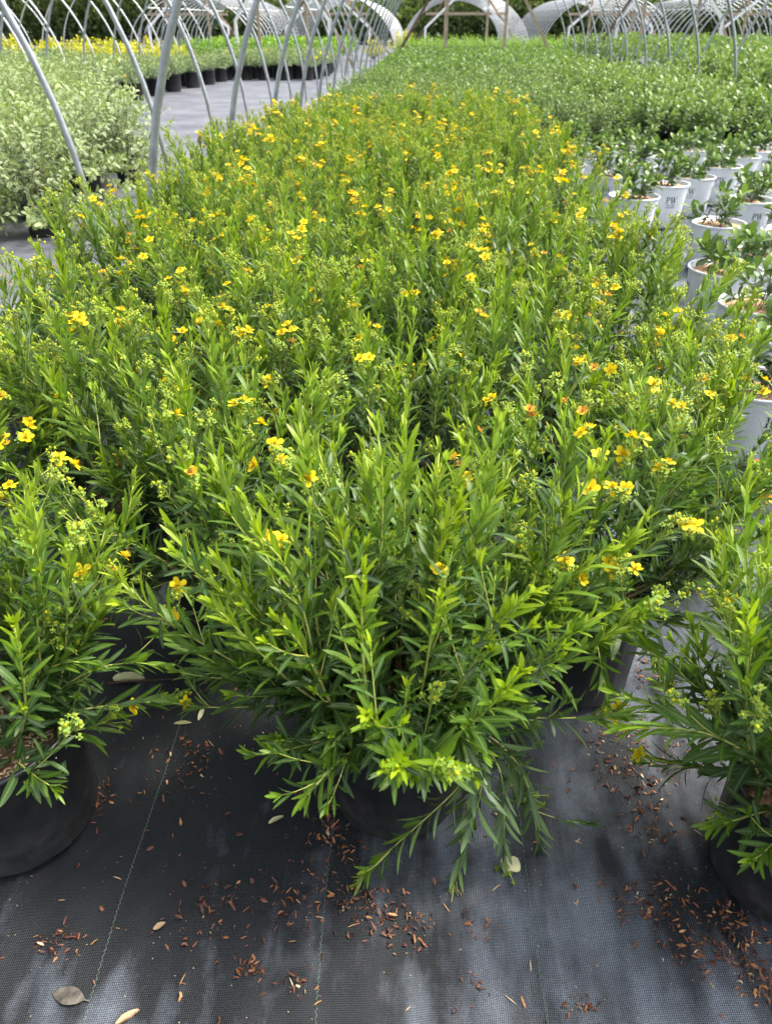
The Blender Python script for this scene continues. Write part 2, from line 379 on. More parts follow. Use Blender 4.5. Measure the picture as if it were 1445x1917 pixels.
# ------------------------------------------------------------------ flowering shrub generator
SOIL = 0.185
def bez(p0, p1, p2, p3, n=14):
    t = np.linspace(0, 1, n)[:, None]; p0, p1, p2, p3 = map(np.asarray, (p0, p1, p2, p3))
    return (1 - t) ** 3 * p0 + 3 * (1 - t) ** 2 * t * p1 + 3 * (1 - t) * t ** 2 * p2 + t ** 3 * p3
class Shrub:
    def __init__(s, seed): s.rng = np.random.default_rng(seed); s.stems = []; s.leaf = []; s.tips = []
    def leaves(s, i, p, t, a, l, wd, age, az, alpha, droop=0.0):
        ref = np.array([0., 0, 1]) if abs(t[2]) < .9 else np.array([1., 0, 0])
        u = norm(np.cross(t, ref)); v = np.cross(t, u)
        rad = math.cos(az) * u + math.sin(az) * v
        d = t * math.cos(alpha) + rad * math.sin(alpha); d = norm(d + np.array([0, 0, -droop]))
        n = t - d * np.dot(t, d); n = norm(n + np.array([0, 0, .35]) * (1 - abs(d[2])) + s.rng.normal(0, .12, 3)); n = norm(n - d * np.dot(n, d))
        s.leaf.append((i, p, d, n, l, wd, min(1, max(0, age))))
    def stem(s, P, r0, leaf0=.2, depth=0, lmax=.056, flower=0.0, dens=1.0, young=1.0, forced=None):
        rng = s.rng; i = len(s.stems)
        seg = np.linalg.norm(np.diff(P, axis=0), axis=1); cum = np.concatenate([[0], np.cumsum(seg)]); L = cum[-1]
        s.stems.append((P, np.linspace(r0, r0 * .45, len(P)), np.linspace(.1 if depth == 0 else .5, 1, len(P))))
        def pos(x): return np.array([np.interp(x, cum, P[:, k]) for k in range(3)])
        def tan(x): return norm(pos(min(L, x + .004)) - pos(max(0, x - .004)))
        x = leaf0 * L; az = rng.uniform(0, 6.28); big = rng.uniform(.9, 1.1)
        isfl = rng.random() < flower if forced is None else forced
        while x < L - .002:
            a = x / L; p, t = pos(x), tan(x)
            prof = .62 + .55 * math.sin(math.pi * min(1, max(0, .12 + .80 * a)))
            if depth: prof *= .72
            if a > .86 and not isfl: prof *= .86
            alpha = R(58) * (1 - a) ** .85 + R(12) + rng.normal(0, .11)
            age = young * (a ** 2.0) * (.92 if depth == 0 else .75) + .05 + rng.normal(0, .07) + .14 * max(0, p[2] - .45)
            for k in (0, 1):
                l = lmax * big * prof * rng.uniform(.85, 1.12)
                s.leaves(i, p, t, a, l, l * rng.uniform(.076, .098) * (1.16 - .42 * a), age + rng.normal(0, .03), az + k * math.pi + rng.normal(0, .16), alpha + rng.normal(0, .1), .34 * (1 - a) * (1 - t[2] * .6))
            if depth == 0 and .2 < a < .93 and rng.random() < .55 * dens:      # leafy axillary tuft
                for k in range(rng.integers(2, 5)):
                    l = rng.uniform(.018, .036); s.leaves(i, p, t, a, l, l * .11, age + .12, rng.uniform(0, 6.28), rng.uniform(.2, .75))
            if depth == 0 and .34 < a < .86 and rng.random() < .20 * dens:     # side shoot
                u = norm(np.cross(t, rng.normal(size=3))); d = norm(t * .75 + u * .65 + (0, 0, .22)); l = rng.uniform(.05, .125) * (1.15 - .5 * a)
                Q = bez(p, p + d * l * .35, p + d * l * .7 + (0, 0, .008), p + d * l + (0, 0, .022), 7)
                s.stem(Q, r0 * .5, .12, 1, lmax * .82, flower * 1.0, dens, young)
            az += math.pi / 2 + rng.normal(0, .18); x += (.0245 - .0105 * a) * rng.uniform(.85, 1.15)
        p, t = pos(L), tan(L)
        if isfl: s.tips.append((i, p, t, rng.random()))
        else:
            for k in range(5):
                l = rng.uniform(.018, .034) * (1 if depth == 0 else .8); s.leaves(i, p, t, 1, l, l * .1, young * .98, rng.uniform(0, 6.28), rng.uniform(.08, .38))
        return i
    def grow(s, n_up=30, n_low=20, flower=.4, reach=.34, top=.47, up_young=1.0, low_min=-.04, front_clear=0.0):
        rng = s.rng
        for k in range(n_up):
            az = k * 2.399 + rng.uniform(-.4, .4); rr = reach * (rng.uniform(.03, 1) ** .62)
            h = top * (1 - .42 * (rr / reach) ** 2) * rng.uniform(.80, 1.08)
            e = np.array([math.cos(az) * rr, math.sin(az) * rr, SOIL + h]); b0 = np.array([math.cos(az), math.sin(az), 0]) * rng.uniform(.004, .035) + (0, 0, SOIL - .01)
            out = np.array([math.cos(az), math.sin(az), 0]); L = np.linalg.norm(e - b0)
            d0 = norm(out * (.35 + 1.5 * rr / reach) + (0, 0, 1.0)); d1 = norm(out * (.12 + .55 * rr / reach) + (0, 0, 1.0) + rng.normal(0, .14, 3))
            s.stem(bez(b0, b0 + d0 * L * .4, e - d1 * L * .38, e), .0024, .24, 0, .055, flower, 1.0, up_young)
        for k in range(n_low):
            az = k * 2.399 + 1.1 + rng.uniform(-.5, .5); rr = reach * rng.uniform(.62, 1.12); h = rng.uniform(low_min, .22)
            if front_clear and math.sin(az) < -.25: rr *= .78; h = max(h, front_clear)
            e = np.array([math.cos(az) * rr, math.sin(az) * rr, SOIL + h]); b0 = np.array([math.cos(az), math.sin(az), 0]) * rng.uniform(.01, .05) + (0, 0, SOIL - .01)
            out = np.array([math.cos(az), math.sin(az), 0]); L = np.linalg.norm(e - b0)
            d0 = norm(out * .9 + (0, 0, .95)); d1 = norm(out + (0, 0, rng.uniform(-.35, .75)) + rng.normal(0, .12, 3))
            s.stem(bez(b0, b0 + d0 * L * .4, e - d1 * L * .36, e), .0018, .2, 0, .052, flower * .7, .8, .62)
        return s
    def arrays(s):
        L = s.leaf
        return (np.array([q[0] for q in L]), np.array([q[1] for q in L]), np.array([q[2] for q in L]), np.array([q[3] for q in L]),
                np.array([q[4] for q in L]), np.array([q[5] for q in L]), np.array([q[6] for q in L]))
# ------------------------------------------------------------------ pots
def pot_meshes(rt, rb, h, ribs=12, mat='pot'):
    prof = [(0.002, .002), (rb * .72, .002), (rb * .9, .004), (rb, .016), (rb + .3 * (rt - rb) * .5, h * .3), (rt - .006, h * .86), (rt - .004, h * .94), (rt - .004, h * .965),
            (rt - .0075, h * .97), (rb + .001, h * .35)]
    def mod(th, z):
        m = np.clip(np.cos(th * ribs) * 8 - 6.6, 0, 1); m = m + .6 * np.clip(np.cos(th * ribs + .55) * 8 - 7, 0, 1)
        return m * .0013 * ((z > .014) & (z < h * .88)) - .003 * ((z < .014) & (z > .003)) * np.clip(np.cos(th * 6) * 6 - 4.5, 0, 1)
    mb = MB(); V, F = lathe(prof, 120 if ribs else 48, mod if ribs else None); mb.add(V, F); body = mb.mesh('pot', [M[mat]])
    mb = MB(); V, F = lathe([(rt - .0066, h * .955), (rt - .0012, h * .955), (rt + .0022, h * .962), (rt + .0028, h * .985), (rt + .001, h * .999), (rt - .003, h), (rt - .0056, h * .988), (rt - .0068, h * .93)], 64)
    mb.add(V, F); rim = mb.mesh('rim', [M[mat]])
    return body, rim
POT_RT, POT_RB, POT_H = .118, .105, .212
POT, RIM = pot_meshes(POT_RT, POT_RB, POT_H)
def soil_mesh(r, z, mat, seed):
    rng = np.random.default_rng(seed); mb = MB(); nr, ns = 7, 28; prof = [(r * (k + .02) / (nr - .98) , 0) for k in range(nr)]
    V, F = lathe([(p[0], z) for p in prof], ns); V[:, 2] += rng.normal(0, .0018, len(V)) + .006 * (1 - (np.hypot(V[:, 0], V[:, 1]) / r) ** 2); V[:ns, 2] = V[:ns, 2].mean()
    mb.add(V, F[:, ::1]); return mb.mesh('potting_mix', [M[mat]])
MIX = soil_mesh(POT_RT - .0095, SOIL - .004, 'mix', 3)
def hull_mesh(r, z, n, seed):
    rng = np.random.default_rng(seed); mb = MB(); rr = r * np.sqrt(rng.random(n)); th = rng.uniform(0, 6.28, n)
    O = np.stack([rr * np.cos(th), rr * np.sin(th), z + .006 * (1 - (rr / r) ** 2) + rng.uniform(0, .003, n)], -1)
    a = rng.uniform(0, 6.28, n); D = norm(np.stack([np.cos(a), np.sin(a), rng.normal(0, .2, n)], -1)); N = np.tile([0., 0, 1], (n, 1)); N = norm(N - D * (N * D).sum(1)[:, None])
    place_leaves(mb, NARROW_LO[2], O, D, N, rng.uniform(.006, .011, n), rng.uniform(.0011, .0018, n), np.clip(rng.normal(.65, .25, n), 0, 1))
    return mb.mesh('rice_hull_mulch', [M['hull']])
HULL = hull_mesh(POT_RT - .011, SOIL - .002, 900, 8)

def add_pot(r, mulch=False, big=1.0):
    p = link('pot', POT, r); link('rim', RIM, p); q = link('potting_mix', MIX, r); p.scale = q.scale = (big,) * 3
    if mulch: link('rice_hull_mulch', HULL, r, None, 'stuff').scale = (big,) * 3
def frame(p, d, n, sx, sy, sz):
    s = np.cross(n, d); m = Matrix.Identity(4)
    for k in range(3): m[k][0] = d[k] * sx; m[k][1] = s[k] * sy; m[k][2] = n[k] * sz; m[k][3] = p[k]
    return m
def zframe(p, d, roll, sc_):
    q = Vector(d).to_track_quat('Z', 'Y').to_matrix().to_4x4()
    return Matrix.Translation(Vector(p)) @ q @ Matrix.Rotation(roll, 4, 'Z') @ Matrix.Scale(sc_, 4)
# unit leaf meshes: curvature x age
LEAFM = {}
NAGE = 7
for c in range(3):
    for g in range(NAGE):
        V, T, rib, f = NARROW_HI[c]; V = V.copy(); V[:, 2] += f * np.abs(V[:, 1]) * .09; mb = MB(); mb.add(V, T, 0, g / (NAGE - 1), rib); LEAFM[c, g] = mb.mesh('leaf', [M['leaf']])

def near_shrub(sh, loc, label, group, n_leaf=300, flower_share=.45, mulch=False, extra=()):
    """front-row shrub: every stem a part, the leaves that show largest are sub-parts of their stem"""
    r = root('flowering_shrub', loc, label, 'shrub', group); add_pot(r, mulch, 1.12 if mulch else 1.0)
    rng = sh.rng; stem_o = []
    for P, rad, ag in sh.stems:
        mb = MB(); V, F = tube(P, rad, 5, True); age = np.concatenate([np.repeat(ag, 5), ag[:1], ag[-1:]]); mb.add(V, F, 0, age)
        stem_o.append(link('stem', mb.mesh('stem', [M['stem']]), r))
    I, O, D, N, L, W, A = sh.arrays()
    camv = np.array([0, 0, CAM_H]) - (O + D * L[:, None] * .5 + np.array(loc)); dist = np.linalg.norm(camv, axis=1); camv /= dist[:, None]
    face = np.abs((N * camv).sum(1)); area = L * W * face / dist ** 2
    ctr = np.array([0, 0, SOIL + .12]); outw = ((O - ctr) * camv).sum(1)        # how far it stands out of the crown towards the viewer
    P2 = O + np.array(loc); v = (P2 - np.array([0, 0, CAM_H]))
    fw = v[:, 1] * math.cos(PITCH) - v[:, 2] * math.sin(PITCH)
    inframe = (np.abs(v[:, 0] + v[:, 1] * .047) < fw * .5)
    score = area / area.max() + 1.5 * outw / .3 + np.where(inframe, 0, -9)
    pick = set(np.argsort(-score)[:n_leaf].tolist()); rest = np.array([k for k in range(len(O)) if k not in pick])
    for k in pick:
        o = link('leaf', LEAFM[int(rng.integers(0, 3)), int(round(A[k] * (NAGE - 1)))], stem_o[I[k]])
        o.matrix_basis = frame(O[k], D[k], N[k], L[k], W[k], L[k])
    mb = MB(); cs = rng.integers(0, 3, len(rest))
    for c in range(3):
        q = rest[cs == c]; place_leaves(mb, NARROW_HI[c], O[q], D[q], N[q], L[q], W[q], A[q])
    link('foliage', mb.mesh('foliage', [M['leaf']]), r, None, 'stuff')
    for i, p, t, u in sh.tips:
        b = link('bud_cluster', BUD[int(rng.integers(0, 3))], r); b.matrix_basis = zframe(p, norm(t + (0, 0, .3)), rng.uniform(0, 6.28), rng.uniform(.8, 1.15))
        if u < flower_share:
            for k in range(int(rng.integers(1, 3))):
                d = norm(t + (0, 0, .5) + rng.normal(0, .45, 3)); fp = p + d * .026 + rng.normal(0, .008, 3)
                if rng.random() < .3:
                    f = link('spent_flower', FL[2], r); f.matrix_basis = zframe(fp, d, rng.uniform(0, 6), 1.0)
                else:
                    f = link('flower', CORE, r); f.matrix_basis = zframe(fp, d, rng.uniform(0, 6), rng.uniform(.8, 1.05))
                    for k2 in range(5):
                        pt = link('petal', PETAL, f); pt.rotation_euler = (rng.normal(0, .2), rng.normal(.05, .28), k2 * 1.2566 + rng.normal(0, .1))
    for px, py, h in extra:                                          # open blooms the photo shows, each on its own stalk
        fp = at(px, py, h) - np.array(loc); tips = np.array([P[-1] for P, _, _ in sh.stems]); cand = np.concatenate([O, tips]); w_ = np.linalg.norm(cand - fp, axis=1) + np.where(cand[:, 2] > fp[2], .2, 0)
        q = cand[np.argmin(w_)]; mb = MB(); V, F = tube(bez(q, q + (0, 0, .01), fp - (0, 0, .012), fp, 6), .0008, 4); mb.add(V, F, 0, .9); link('flower_stalk', mb.mesh('flower_stalk', [M['stem']]), r)
        d = norm(np.array([0, -.45, 1.0]) + rng.normal(0, .25, 3)); f = link('flower', CORE, r); f.matrix_basis = zframe(fp, d, rng.uniform(0, 6), rng.uniform(.95, 1.1))
        for k2 in range(5):
            pt = link('petal', PETAL, f); pt.rotation_euler = (rng.normal(0, .2), rng.normal(.05, .25), k2 * 1.2566 + rng.normal(0, .1))
        b = link('bud_cluster', BUD[int(rng.integers(0, 3))], r); b.matrix_basis = zframe(fp - (0, 0, .02), d, rng.uniform(0, 6.28), .8)
    return r

# crowd variants: one foliage mesh per variant, flowers separate
def shrub_variant(seed, flower, hi=False, n_up=30, n_low=16, top=.46):
    sh = Shrub(seed).grow(n_up, n_low, flower, .33, top); rng = sh.rng; mb = MB()
    for P, rad, ag in sh.stems:
        V, F = tube(P[::2] if len(P) > 8 else P, rad[::2] if len(P) > 8 else rad, 3); mb.add(V, F, 1, np.repeat(ag[::2] if len(P) > 8 else ag, 3))
    I, O, D, N, L, W, A = sh.arrays(); cs = rng.integers(0, 3, len(O)); TT = NARROW_HI if hi else NARROW_LO
    for c in range(3):
        q = cs == c; place_leaves(mb, TT[c], O[q], D[q], N[q], L[q], W[q] * (1.0 if hi else 1.08), A[q])
    fl = []
    for i, p, t, u in sh.tips:
        tb = MB(); bud_cluster_arrays(tb, rng, 2, 1, int(rng.integers(9, 16)), hi, .3)
        q = np.array(Vector(norm(t + (0, 0, .35))).to_track_quat('Z', 'Y').to_matrix())
        for V, F, mi, ag in zip(tb.V, tb.T, tb.mi, tb.age):
            mb.add(V @ q.T + p, F - F.min(), mi[0], ag)
        if u < .17:
            for k in range(int(rng.integers(2, 6))):
                d = norm(t * .6 + (0, 0, .7) + rng.normal(0, .35, 3)); fl.append((p + d * .03 + rng.normal(0, .011, 3), d))
    return mb.mesh('foliage', [M['leaf'], M['stem'], M['flower']]), fl
VAR = [shrub_variant(100 + k, f, k < 4) for k, f in enumerate((.50, .62, .42, .58, .66, .5, .28))]
def crowd_shrub(loc, v, rz, label, group, rng, share=1.0, scale=1.0):
    r = root('flowering_shrub', loc, label, 'shrub', group, rz, scale); add_pot(r)
    me, fl = VAR[v]; link('foliage', me, r, None, 'stuff')
    for p, d in fl:
        if rng.random() < share:
            k = int(rng.choice([0, 0, 0, 1, 1, 1, 2])); f = link('flower' if k < 2 else 'spent_flower', FL[k], r); f.matrix_basis = zframe(p, d, rng.uniform(0, 6), rng.uniform(.9, 1.15))
    return r

# ================================================================== GROUND
def vnoise(x, y, seed):
    rng = np.random.default_rng(seed); G = rng.random((128, 128)); xi = np.floor(x).astype(int); yi = np.floor(y).astype(int); fx, fy = x - xi, y - yi
    fx = fx * fx * (3 - 2 * fx); fy = fy * fy * (3 - 2 * fy); g = lambda a, b: G[a % 128, b % 128]
    return (g(xi, yi) * (1 - fx) + g(xi + 1, yi) * fx) * (1 - fy) + (g(xi, yi + 1) * (1 - fx) + g(xi + 1, yi + 1) * fx) * fy - .5
def relief(x, y):
    u = x * math.cos(.22) + y * math.sin(.22); v = -x * math.sin(.22) + y * math.cos(.22)
    z = .007 * vnoise(x * 2.2, y * 1.6, 1) + .008 * vnoise(u * 15, v * 3.0, 2) + .0048 * vnoise(u * 38, v * 8, 3) + .0018 * vnoise(x * 80, y * 42, 4)
    f = np.clip((2.6 - y) / .6, 0, 1) * np.clip((1.5 - np.abs(x)) / .3, 0, 1)
    return (z * f).clip(-.008, .008)
def grid(x0, x1, y0, y1, nx, ny, zf):
    X, Y = np.meshgrid(np.linspace(x0, x1, nx), np.linspace(y0, y1, ny)); V = np.stack([X, Y, zf(X, Y)], -1).reshape(-1, 3)
    i = np.arange(ny - 1)[:, None] * nx + np.arange(nx - 1)[None]; a, b, c, d = i, i + 1, i + nx + 1, i + nx
    return V, np.concatenate([np.stack([a, b, c], -1).reshape(-1, 3), np.stack([a, c, d], -1).reshape(-1, 3)])
mb = MB(); V, F = grid(-600, 600, -300, 900, 8, 8, lambda x, y: x * 0 - .03); mb.add(V, F); link('ground', mb.mesh('ground', [M['ground']]), kind='structure')
mb = MB(); V, F = grid(-30, 30, -6, 62, 4, 4, lambda x, y: x * 0 - .018); mb.add(V, F); link('walkway', mb.mesh('walkway', [M['walk']]), kind='structure')
mb = MB(); V, F = grid(-1.55, 1.55, -.1, 2.7, 320, 300, relief); mb.add(V, F)
fab = link('weed_barrier', mb.mesh('weed_barrier', [M['fabric']]), kind='structure')
mb = MB(); V, F = grid(-1.6, 4.3, 2.68, 26.0, 3, 3, lambda x, y: x * 0 - .008); mb.add(V, F)
link('weed_barrier_strip', mb.mesh('weed_barrier', [M['fabric']]), fab)
# zigzag seam stitches in the fabric (run a little askew to the house)
sk = math.tan(R(2.4)); x595 = at(595, 1917)[0]
for x0 in [at(160, 1917), at(595, 1917), at(1030, 1917)]:
    yy = np.arange(-.05, 2.5, .0040); xx = x0[0] + (yy - x0[1]) * -sk * .9 + .0012 * (np.arange(len(yy)) % 2 * 2 - 1) + .004 * np.sin(yy * 9) 
    mb = MB(); V, F = tube(np.stack([xx, yy, relief(xx, yy) + .0007], -1), .00055, 3); mb.add(V, F); link('seam_stitch', mb.mesh('seam_stitch', [M['thread']]), fab)

# ================================================================== HOOP HOUSES
def bow_mesh(a, b, r, n=33, mat='steel', sides=8):
    t = np.linspace(0, math.pi, n); P = np.stack([-a * np.cos(t), 0 * t, b * np.sin(t)], -1); P[0, 2] = P[-1, 2] = -.03
    mb = MB(); V, F = tube(P, r, sides); mb.add(V, F); return mb.mesh('bow', [M[mat]])
def hoop_house(xl, xr, b, ys, label, mat='steel', r=.018, purlin=True, ends=None, purlin_mat=None):
    cx, a = (xl + xr) / 2, (xr - xl) / 2; h = root('hoop_house', (cx, ys[0], 0), label, 'hoop house', 'nursery hoop houses')
    bm = bow_mesh(a, b, r, mat=mat)
    for y in ys: link('bow', bm, h, (0, y - ys[0], 0))
    L = ys[-1] - ys[0]
    if purlin:
        for ang in (90, 52, 128):
            x, z = -a * math.cos(R(ang)), b * math.sin(R(ang)) - r * 1.8
            mb = MB(); V, F = tube([(x, -.1, z), (x, L / 2, z), (x, L + .1, z)], r * .8, 6); mb.add(V, F); link('purlin', mb.mesh('purlin', [M[purlin_mat or mat]]), h)
    for nm, p0, p1, wd, m_ in (ends or []):
        mb = MB(); V, F = beam(np.array(p0) - (cx, ys[0], 0), np.array(p1) - (cx, ys[0], 0), wd, wd * .6); mb.add(V, F); link(nm, mb.mesh(nm, [M[m_]], False), h)
    return h
SP = 1.52
def wood_end(xl, xr, b, y, m1='wood', m2='wood_dark', white=True, side=1):
    c = (xl + xr) / 2; a = (xr - xl) / 2; e = []
    for q in (-.32, .32):
        x = c + q * a; e.append(('end_post', (x, y, -.03), (x, y, b * math.sqrt(1 - q * q) - .05), .09, m1))
    e.append(('cross_bar', (c - .62 * a, y + .06, b * .66), (c + .62 * a, y + .06, b * .66), .09, m1))
    e.append(('brace', (c - .93 * a, y + .12, -.02), (c - .34 * a, y + .12, b * .86), .08, m2)); e.append(('brace', (c + .93 * a, y + .12, -.02), (c + .34 * a, y + .12, b * .86), .08, m1))
    if white:
        for s in (-1, 1):
            e.append(('door_frame', (c + s * .62 * a, y - .07, -.02), (c + s * .62 * a, y - .07, b * .45), .08, 'white_paint')); e.append(('door_frame', (c + s * .62 * a, y - .075, b * .44), (c + s * .16 * a, y - .075, b * .92), .08, 'white_paint'))
    return e
ys0 = [3.40 + SP * k for k in range(15)]
hoop_house(-1.22, 3.94, 2.65, ys0, 'bare grey pipe hoop house arching over the yellow flowering shrub bed', ends=wood_end(-1.22, 3.94, 2.65, ys0[-1] + .25, white=False))
ysl = [4.48 + SP * k for k in range(14)]
hoop_house(-6.12, -1.92, 2.5, ysl, 'bare grey pipe hoop house over the pale variegated shrubs beside the walkway', ends=wood_end(-6.12, -1.92, 2.5, ysl[-1] + .25))
ysr = [11.6 + SP * k for k in range(10)]
hoop_house(4.50, 9.2, 2.5, ysr, 'grey pipe hoop house beyond the small shrubs in white pots', ends=wood_end(4.5, 9.2, 2.5, ysr[-1] + .25))
hoop_house(-11.3, -6.75, 2.3, [14.5 + SP * k for k in range(9)], 'light pipe hoop house behind the pale variegated shrubs, full of golden shrubs', 'steel_light', ends=wood_end(-11.3, -6.75, 2.3, 14.2), purlin_mat='white_paint')
hoop_house(-17, -12.2, 2.3, [17.5 + SP * k for k in range(8)], 'outermost light pipe hoop house past the golden shrubs', 'steel_light', ends=wood_end(-17, -12.2, 2.3, 17.2), purlin_mat='white_paint')
hoop_house(9.8, 14.6, 2.4, [16.5 + SP * k for k in range(8)], 'outermost grey hoop house past the small shrubs in white pots', 'steel', ends=wood_end(9.8, 14.6, 2.4, 16.2), purlin_mat='white_paint')
FAR = [(-1.0, 3.9, 'far closely hooped house straight beyond the lime green hedge bed'), (-6.3, -1.2, 'far closely hooped house with golden shrub at its corner'), (-12.2, -7.0, 'far hooped house beyond the golden shrub rows'),
       (4.6, 9.8, 'far hooped house beyond the lime green bed, beside white door frames'), (10.6, 15.8, 'far hooped house past the outer white door frames')]
for k, (xl, xr, lab) in enumerate(FAR):
    yy = 33.5 + (0 if k < 2 else 2.0)
    hoop_house(xl, xr, 2.0, [yy + .85 * q for q in range(18)], lab, 'steel_light', .021, ends=wood_end(xl, xr, 2.0, yy - .25, m2='wood_dark'), purlin_mat='white_paint')

# ================================================================== OTHER PLANTS
def bush_mesh(seed, n_stem, reach, top, base, n_leaf, l, wr, mat, tm, mats=('twig',), spread=1.0, arch=0.0, age0=.2, low=0.0):
    """shrub of stems with oval leaves; returns mesh, arrays"""
    rng = np.random.default_rng(seed); mb = MB(); O, D, N, L, A = [], [], [], [], []
    for k in range(n_stem):
        az = k * 2.399 + rng.uniform(-.5, .5); rr = reach * rng.uniform(.05, 1) ** .6; h = top * (1 - .55 * (rr / reach) ** 2) * rng.uniform(.7, 1.1)
        if rng.random() < low: rr = reach * rng.uniform(.55, 1.0); h = rng.uniform(-.12, .12)
        out = np.array([math.cos(az), math.sin(az), 0]); e = out * rr + (0, 0, base + h); b0 = out * rng.uniform(0, .03) + (0, 0, base - .01); Ls = np.linalg.norm(e - b0)
        d1 = norm(out * (.4 + arch) + (0, 0, 1 - arch)); P = bez(b0, b0 + norm(out * .5 + (0, 0, 1)) * Ls * .4, e - d1 * Ls * .35, e, 6)
        V, F = tube(P, np.linspace(.0028, .0012, 6), 3); mb.add(V, F, 1, np.repeat(np.linspace(.1, 1, 6), 3))
        m = max(4, int(n_leaf * rng.uniform(.8, 1.2)))
        for q in range(m):
            a = age0 + (1 - age0) * ((q + rng.random()) / m) ** .8
            p = np.array([np.interp(a, np.linspace(0, 1, 6), P[:, c]) for c in range(3)]); t = norm(P[-1] - P[-2] if a > .8 else P[min(5, int(a * 5) + 1)] - P[int(a * 5)])
            th = q * 2.4 + rng.uniform(-.4, .4); u = norm(np.cross(t, [.2, .3, .9])); v = np.cross(t, u); rad = math.cos(th) * u + math.sin(th) * v
            al = R(78) - R(40) * a + rng.normal(0, .2); d = norm(t * math.cos(al) + rad * math.sin(al) + (0, 0, -.3 * arch)); n = norm(t - d * np.dot(t, d) + np.array([0, 0, .45]) + rng.normal(0, .2, 3)); n = norm(n - d * np.dot(n, d))
            O.append(p); D.append(d); N.append(n); L.append(l * rng.uniform(.7, 1.2)); A.append(min(1, max(0, a ** 1.6 * .85 + rng.normal(0, .12))))
    O, D, N, L, A = map(np.array, (O, D, N, L, A)); cs = rng.integers(0, len(tm), len(O))
    arr = (O, D, N, L, L * wr, A)
    for c in range(len(tm)):
        q = cs == c; place_leaves(mb, tm[c], O[q], D[q], N[q], L[q], L[q] * wr, A[q])
    return mb, arr
grng = np.random.default_rng(77)
# ---- small broad-leaved shrubs in white pots
WRT, WRB, WH = .137, .115, .242
WPOT, WRIM = pot_meshes(WRT, WRB, WH, 0, 'wpot'); WMIX = soil_mesh(WRT - .011, WH - .022, 'mulch', 9)
def letters():
    """P W with thick and thin strokes and serifs, plus two small lines, as flat polygons (x right, y up, cap height 1)"""
    quads = []
    def q(*p): quads.append(p)
    q((.08, 0), (.24, 0), (.24, 1), (.08, 1)); q((-.02, 0), (.34, 0), (.34, .06), (-.02, .06)); q((-.02, .94), (.24, .94), (.24, 1), (-.02, 1))
    t = np.linspace(-math.pi / 2, math.pi / 2, 9)
    for a, b in zip(t[:-1], t[1:]):
        o = lambda z: (.34 + .30 * math.cos(z), .73 + .27 * math.sin(z)); i_ = lambda z: (.34 + .15 * math.cos(z), .73 + .21 * math.sin(z))
        q(i_(a), o(a), o(b), i_(b))
    q((.24, .94), (.34, .94), (.34, 1), (.24, 1)); q((.24, .46), (.34, .46), (.34, .52), (.24, .52))
    def st(x0, x1, wd): q((x1, 0), (x1 + wd * .75, 0), (x0 + wd, 1), (x0, 1)) if x1 > x0 else q((x1, 0), (x1 + wd * .9, 0), (x0 + wd, 1), (x0, 1))
    st(.74, .98, .17); st(1.28, 1.04, .07); st(1.20, 1.44, .17); st(1.76, 1.50, .07)
    q((.68, .95), (1.0, .95), (1.0, 1), (.68, 1)); q((1.66, .95), (1.9, .95), (1.9, 1), (1.66, 1)); q((1.14, .95), (1.42, .95), (1.42, 1), (1.14, 1))
    return quads
def text_tris(s, size, y):
    cu = bpy.data.curves.new('print', 'FONT'); cu.body = s; cu.size = size; cu.align_x = 'CENTER'; cu.resolution_u = 1
    o = bpy.data.objects.new('print', cu); C.objects.link(o); bpy.context.view_layer.update()
    me = bpy.data.meshes.new_from_object(o.evaluated_get(bpy.context.evaluated_depsgraph_get())); me.calc_loop_triangles()
    V = np.array([v.co[:] for v in me.vertices]) + (0, y, 0); T = np.array([t.vertices[:] for t in me.loop_triangles])
    bpy.data.objects.remove(o); bpy.data.curves.remove(cu); bpy.data.meshes.remove(me); return V, T
def lettering_mesh():
    mb = MB(); S = .034; zc = .150
    parts = []
    for qd in letters():
        p = np.array(qd); 
        if np.cross(p[1] - p[0], p[2] - p[0]) < 0: p = p[::-1]
        parts.append((np.stack([(p[:, 0] - .95) * S, p[:, 1] * S, p[:, 0] * 0], -1), [(0, 1, 2), (0, 2, 3)]))
    for s, y in (('PROVEN', -.014), ('WINNERS', -.027)): parts.append(text_tris(s, .0125, y))
    for k in range(4):
        for V, T in parts:
            z = zc + V[:, 1]; r = np.interp(z, [.016, WH * .3, WH * .86], [WRB, WRB + .15 * (WRT - WRB), WRT - .006]) + .0008; th = -math.pi / 2 + k * math.pi / 2 + V[:, 0] / r
            mb.add(np.stack([r * np.cos(th), r * np.sin(th), z], -1), T)
    return mb.mesh('lettering', [M['print']], False)
LETTER = lettering_mesh()
PWV = [bush_mesh(300 + k, 11, .16, .17, WH - .022, 14, .054, .24, 'pw_leaf', OVAL)[0].mesh('foliage', [M['pw_leaf'], M['twig']]) for k in range(4)]
OVM = {}
for g in range(5):
    V, T, rib, f = OVAL[g % 2]; V = V.copy(); V[:, 2] += f * np.abs(V[:, 1]) * .23; mb = MB(); mb.add(V, T, 0, g / 4, rib); OVM[g] = mb.mesh('leaf', [M['pw_leaf']])
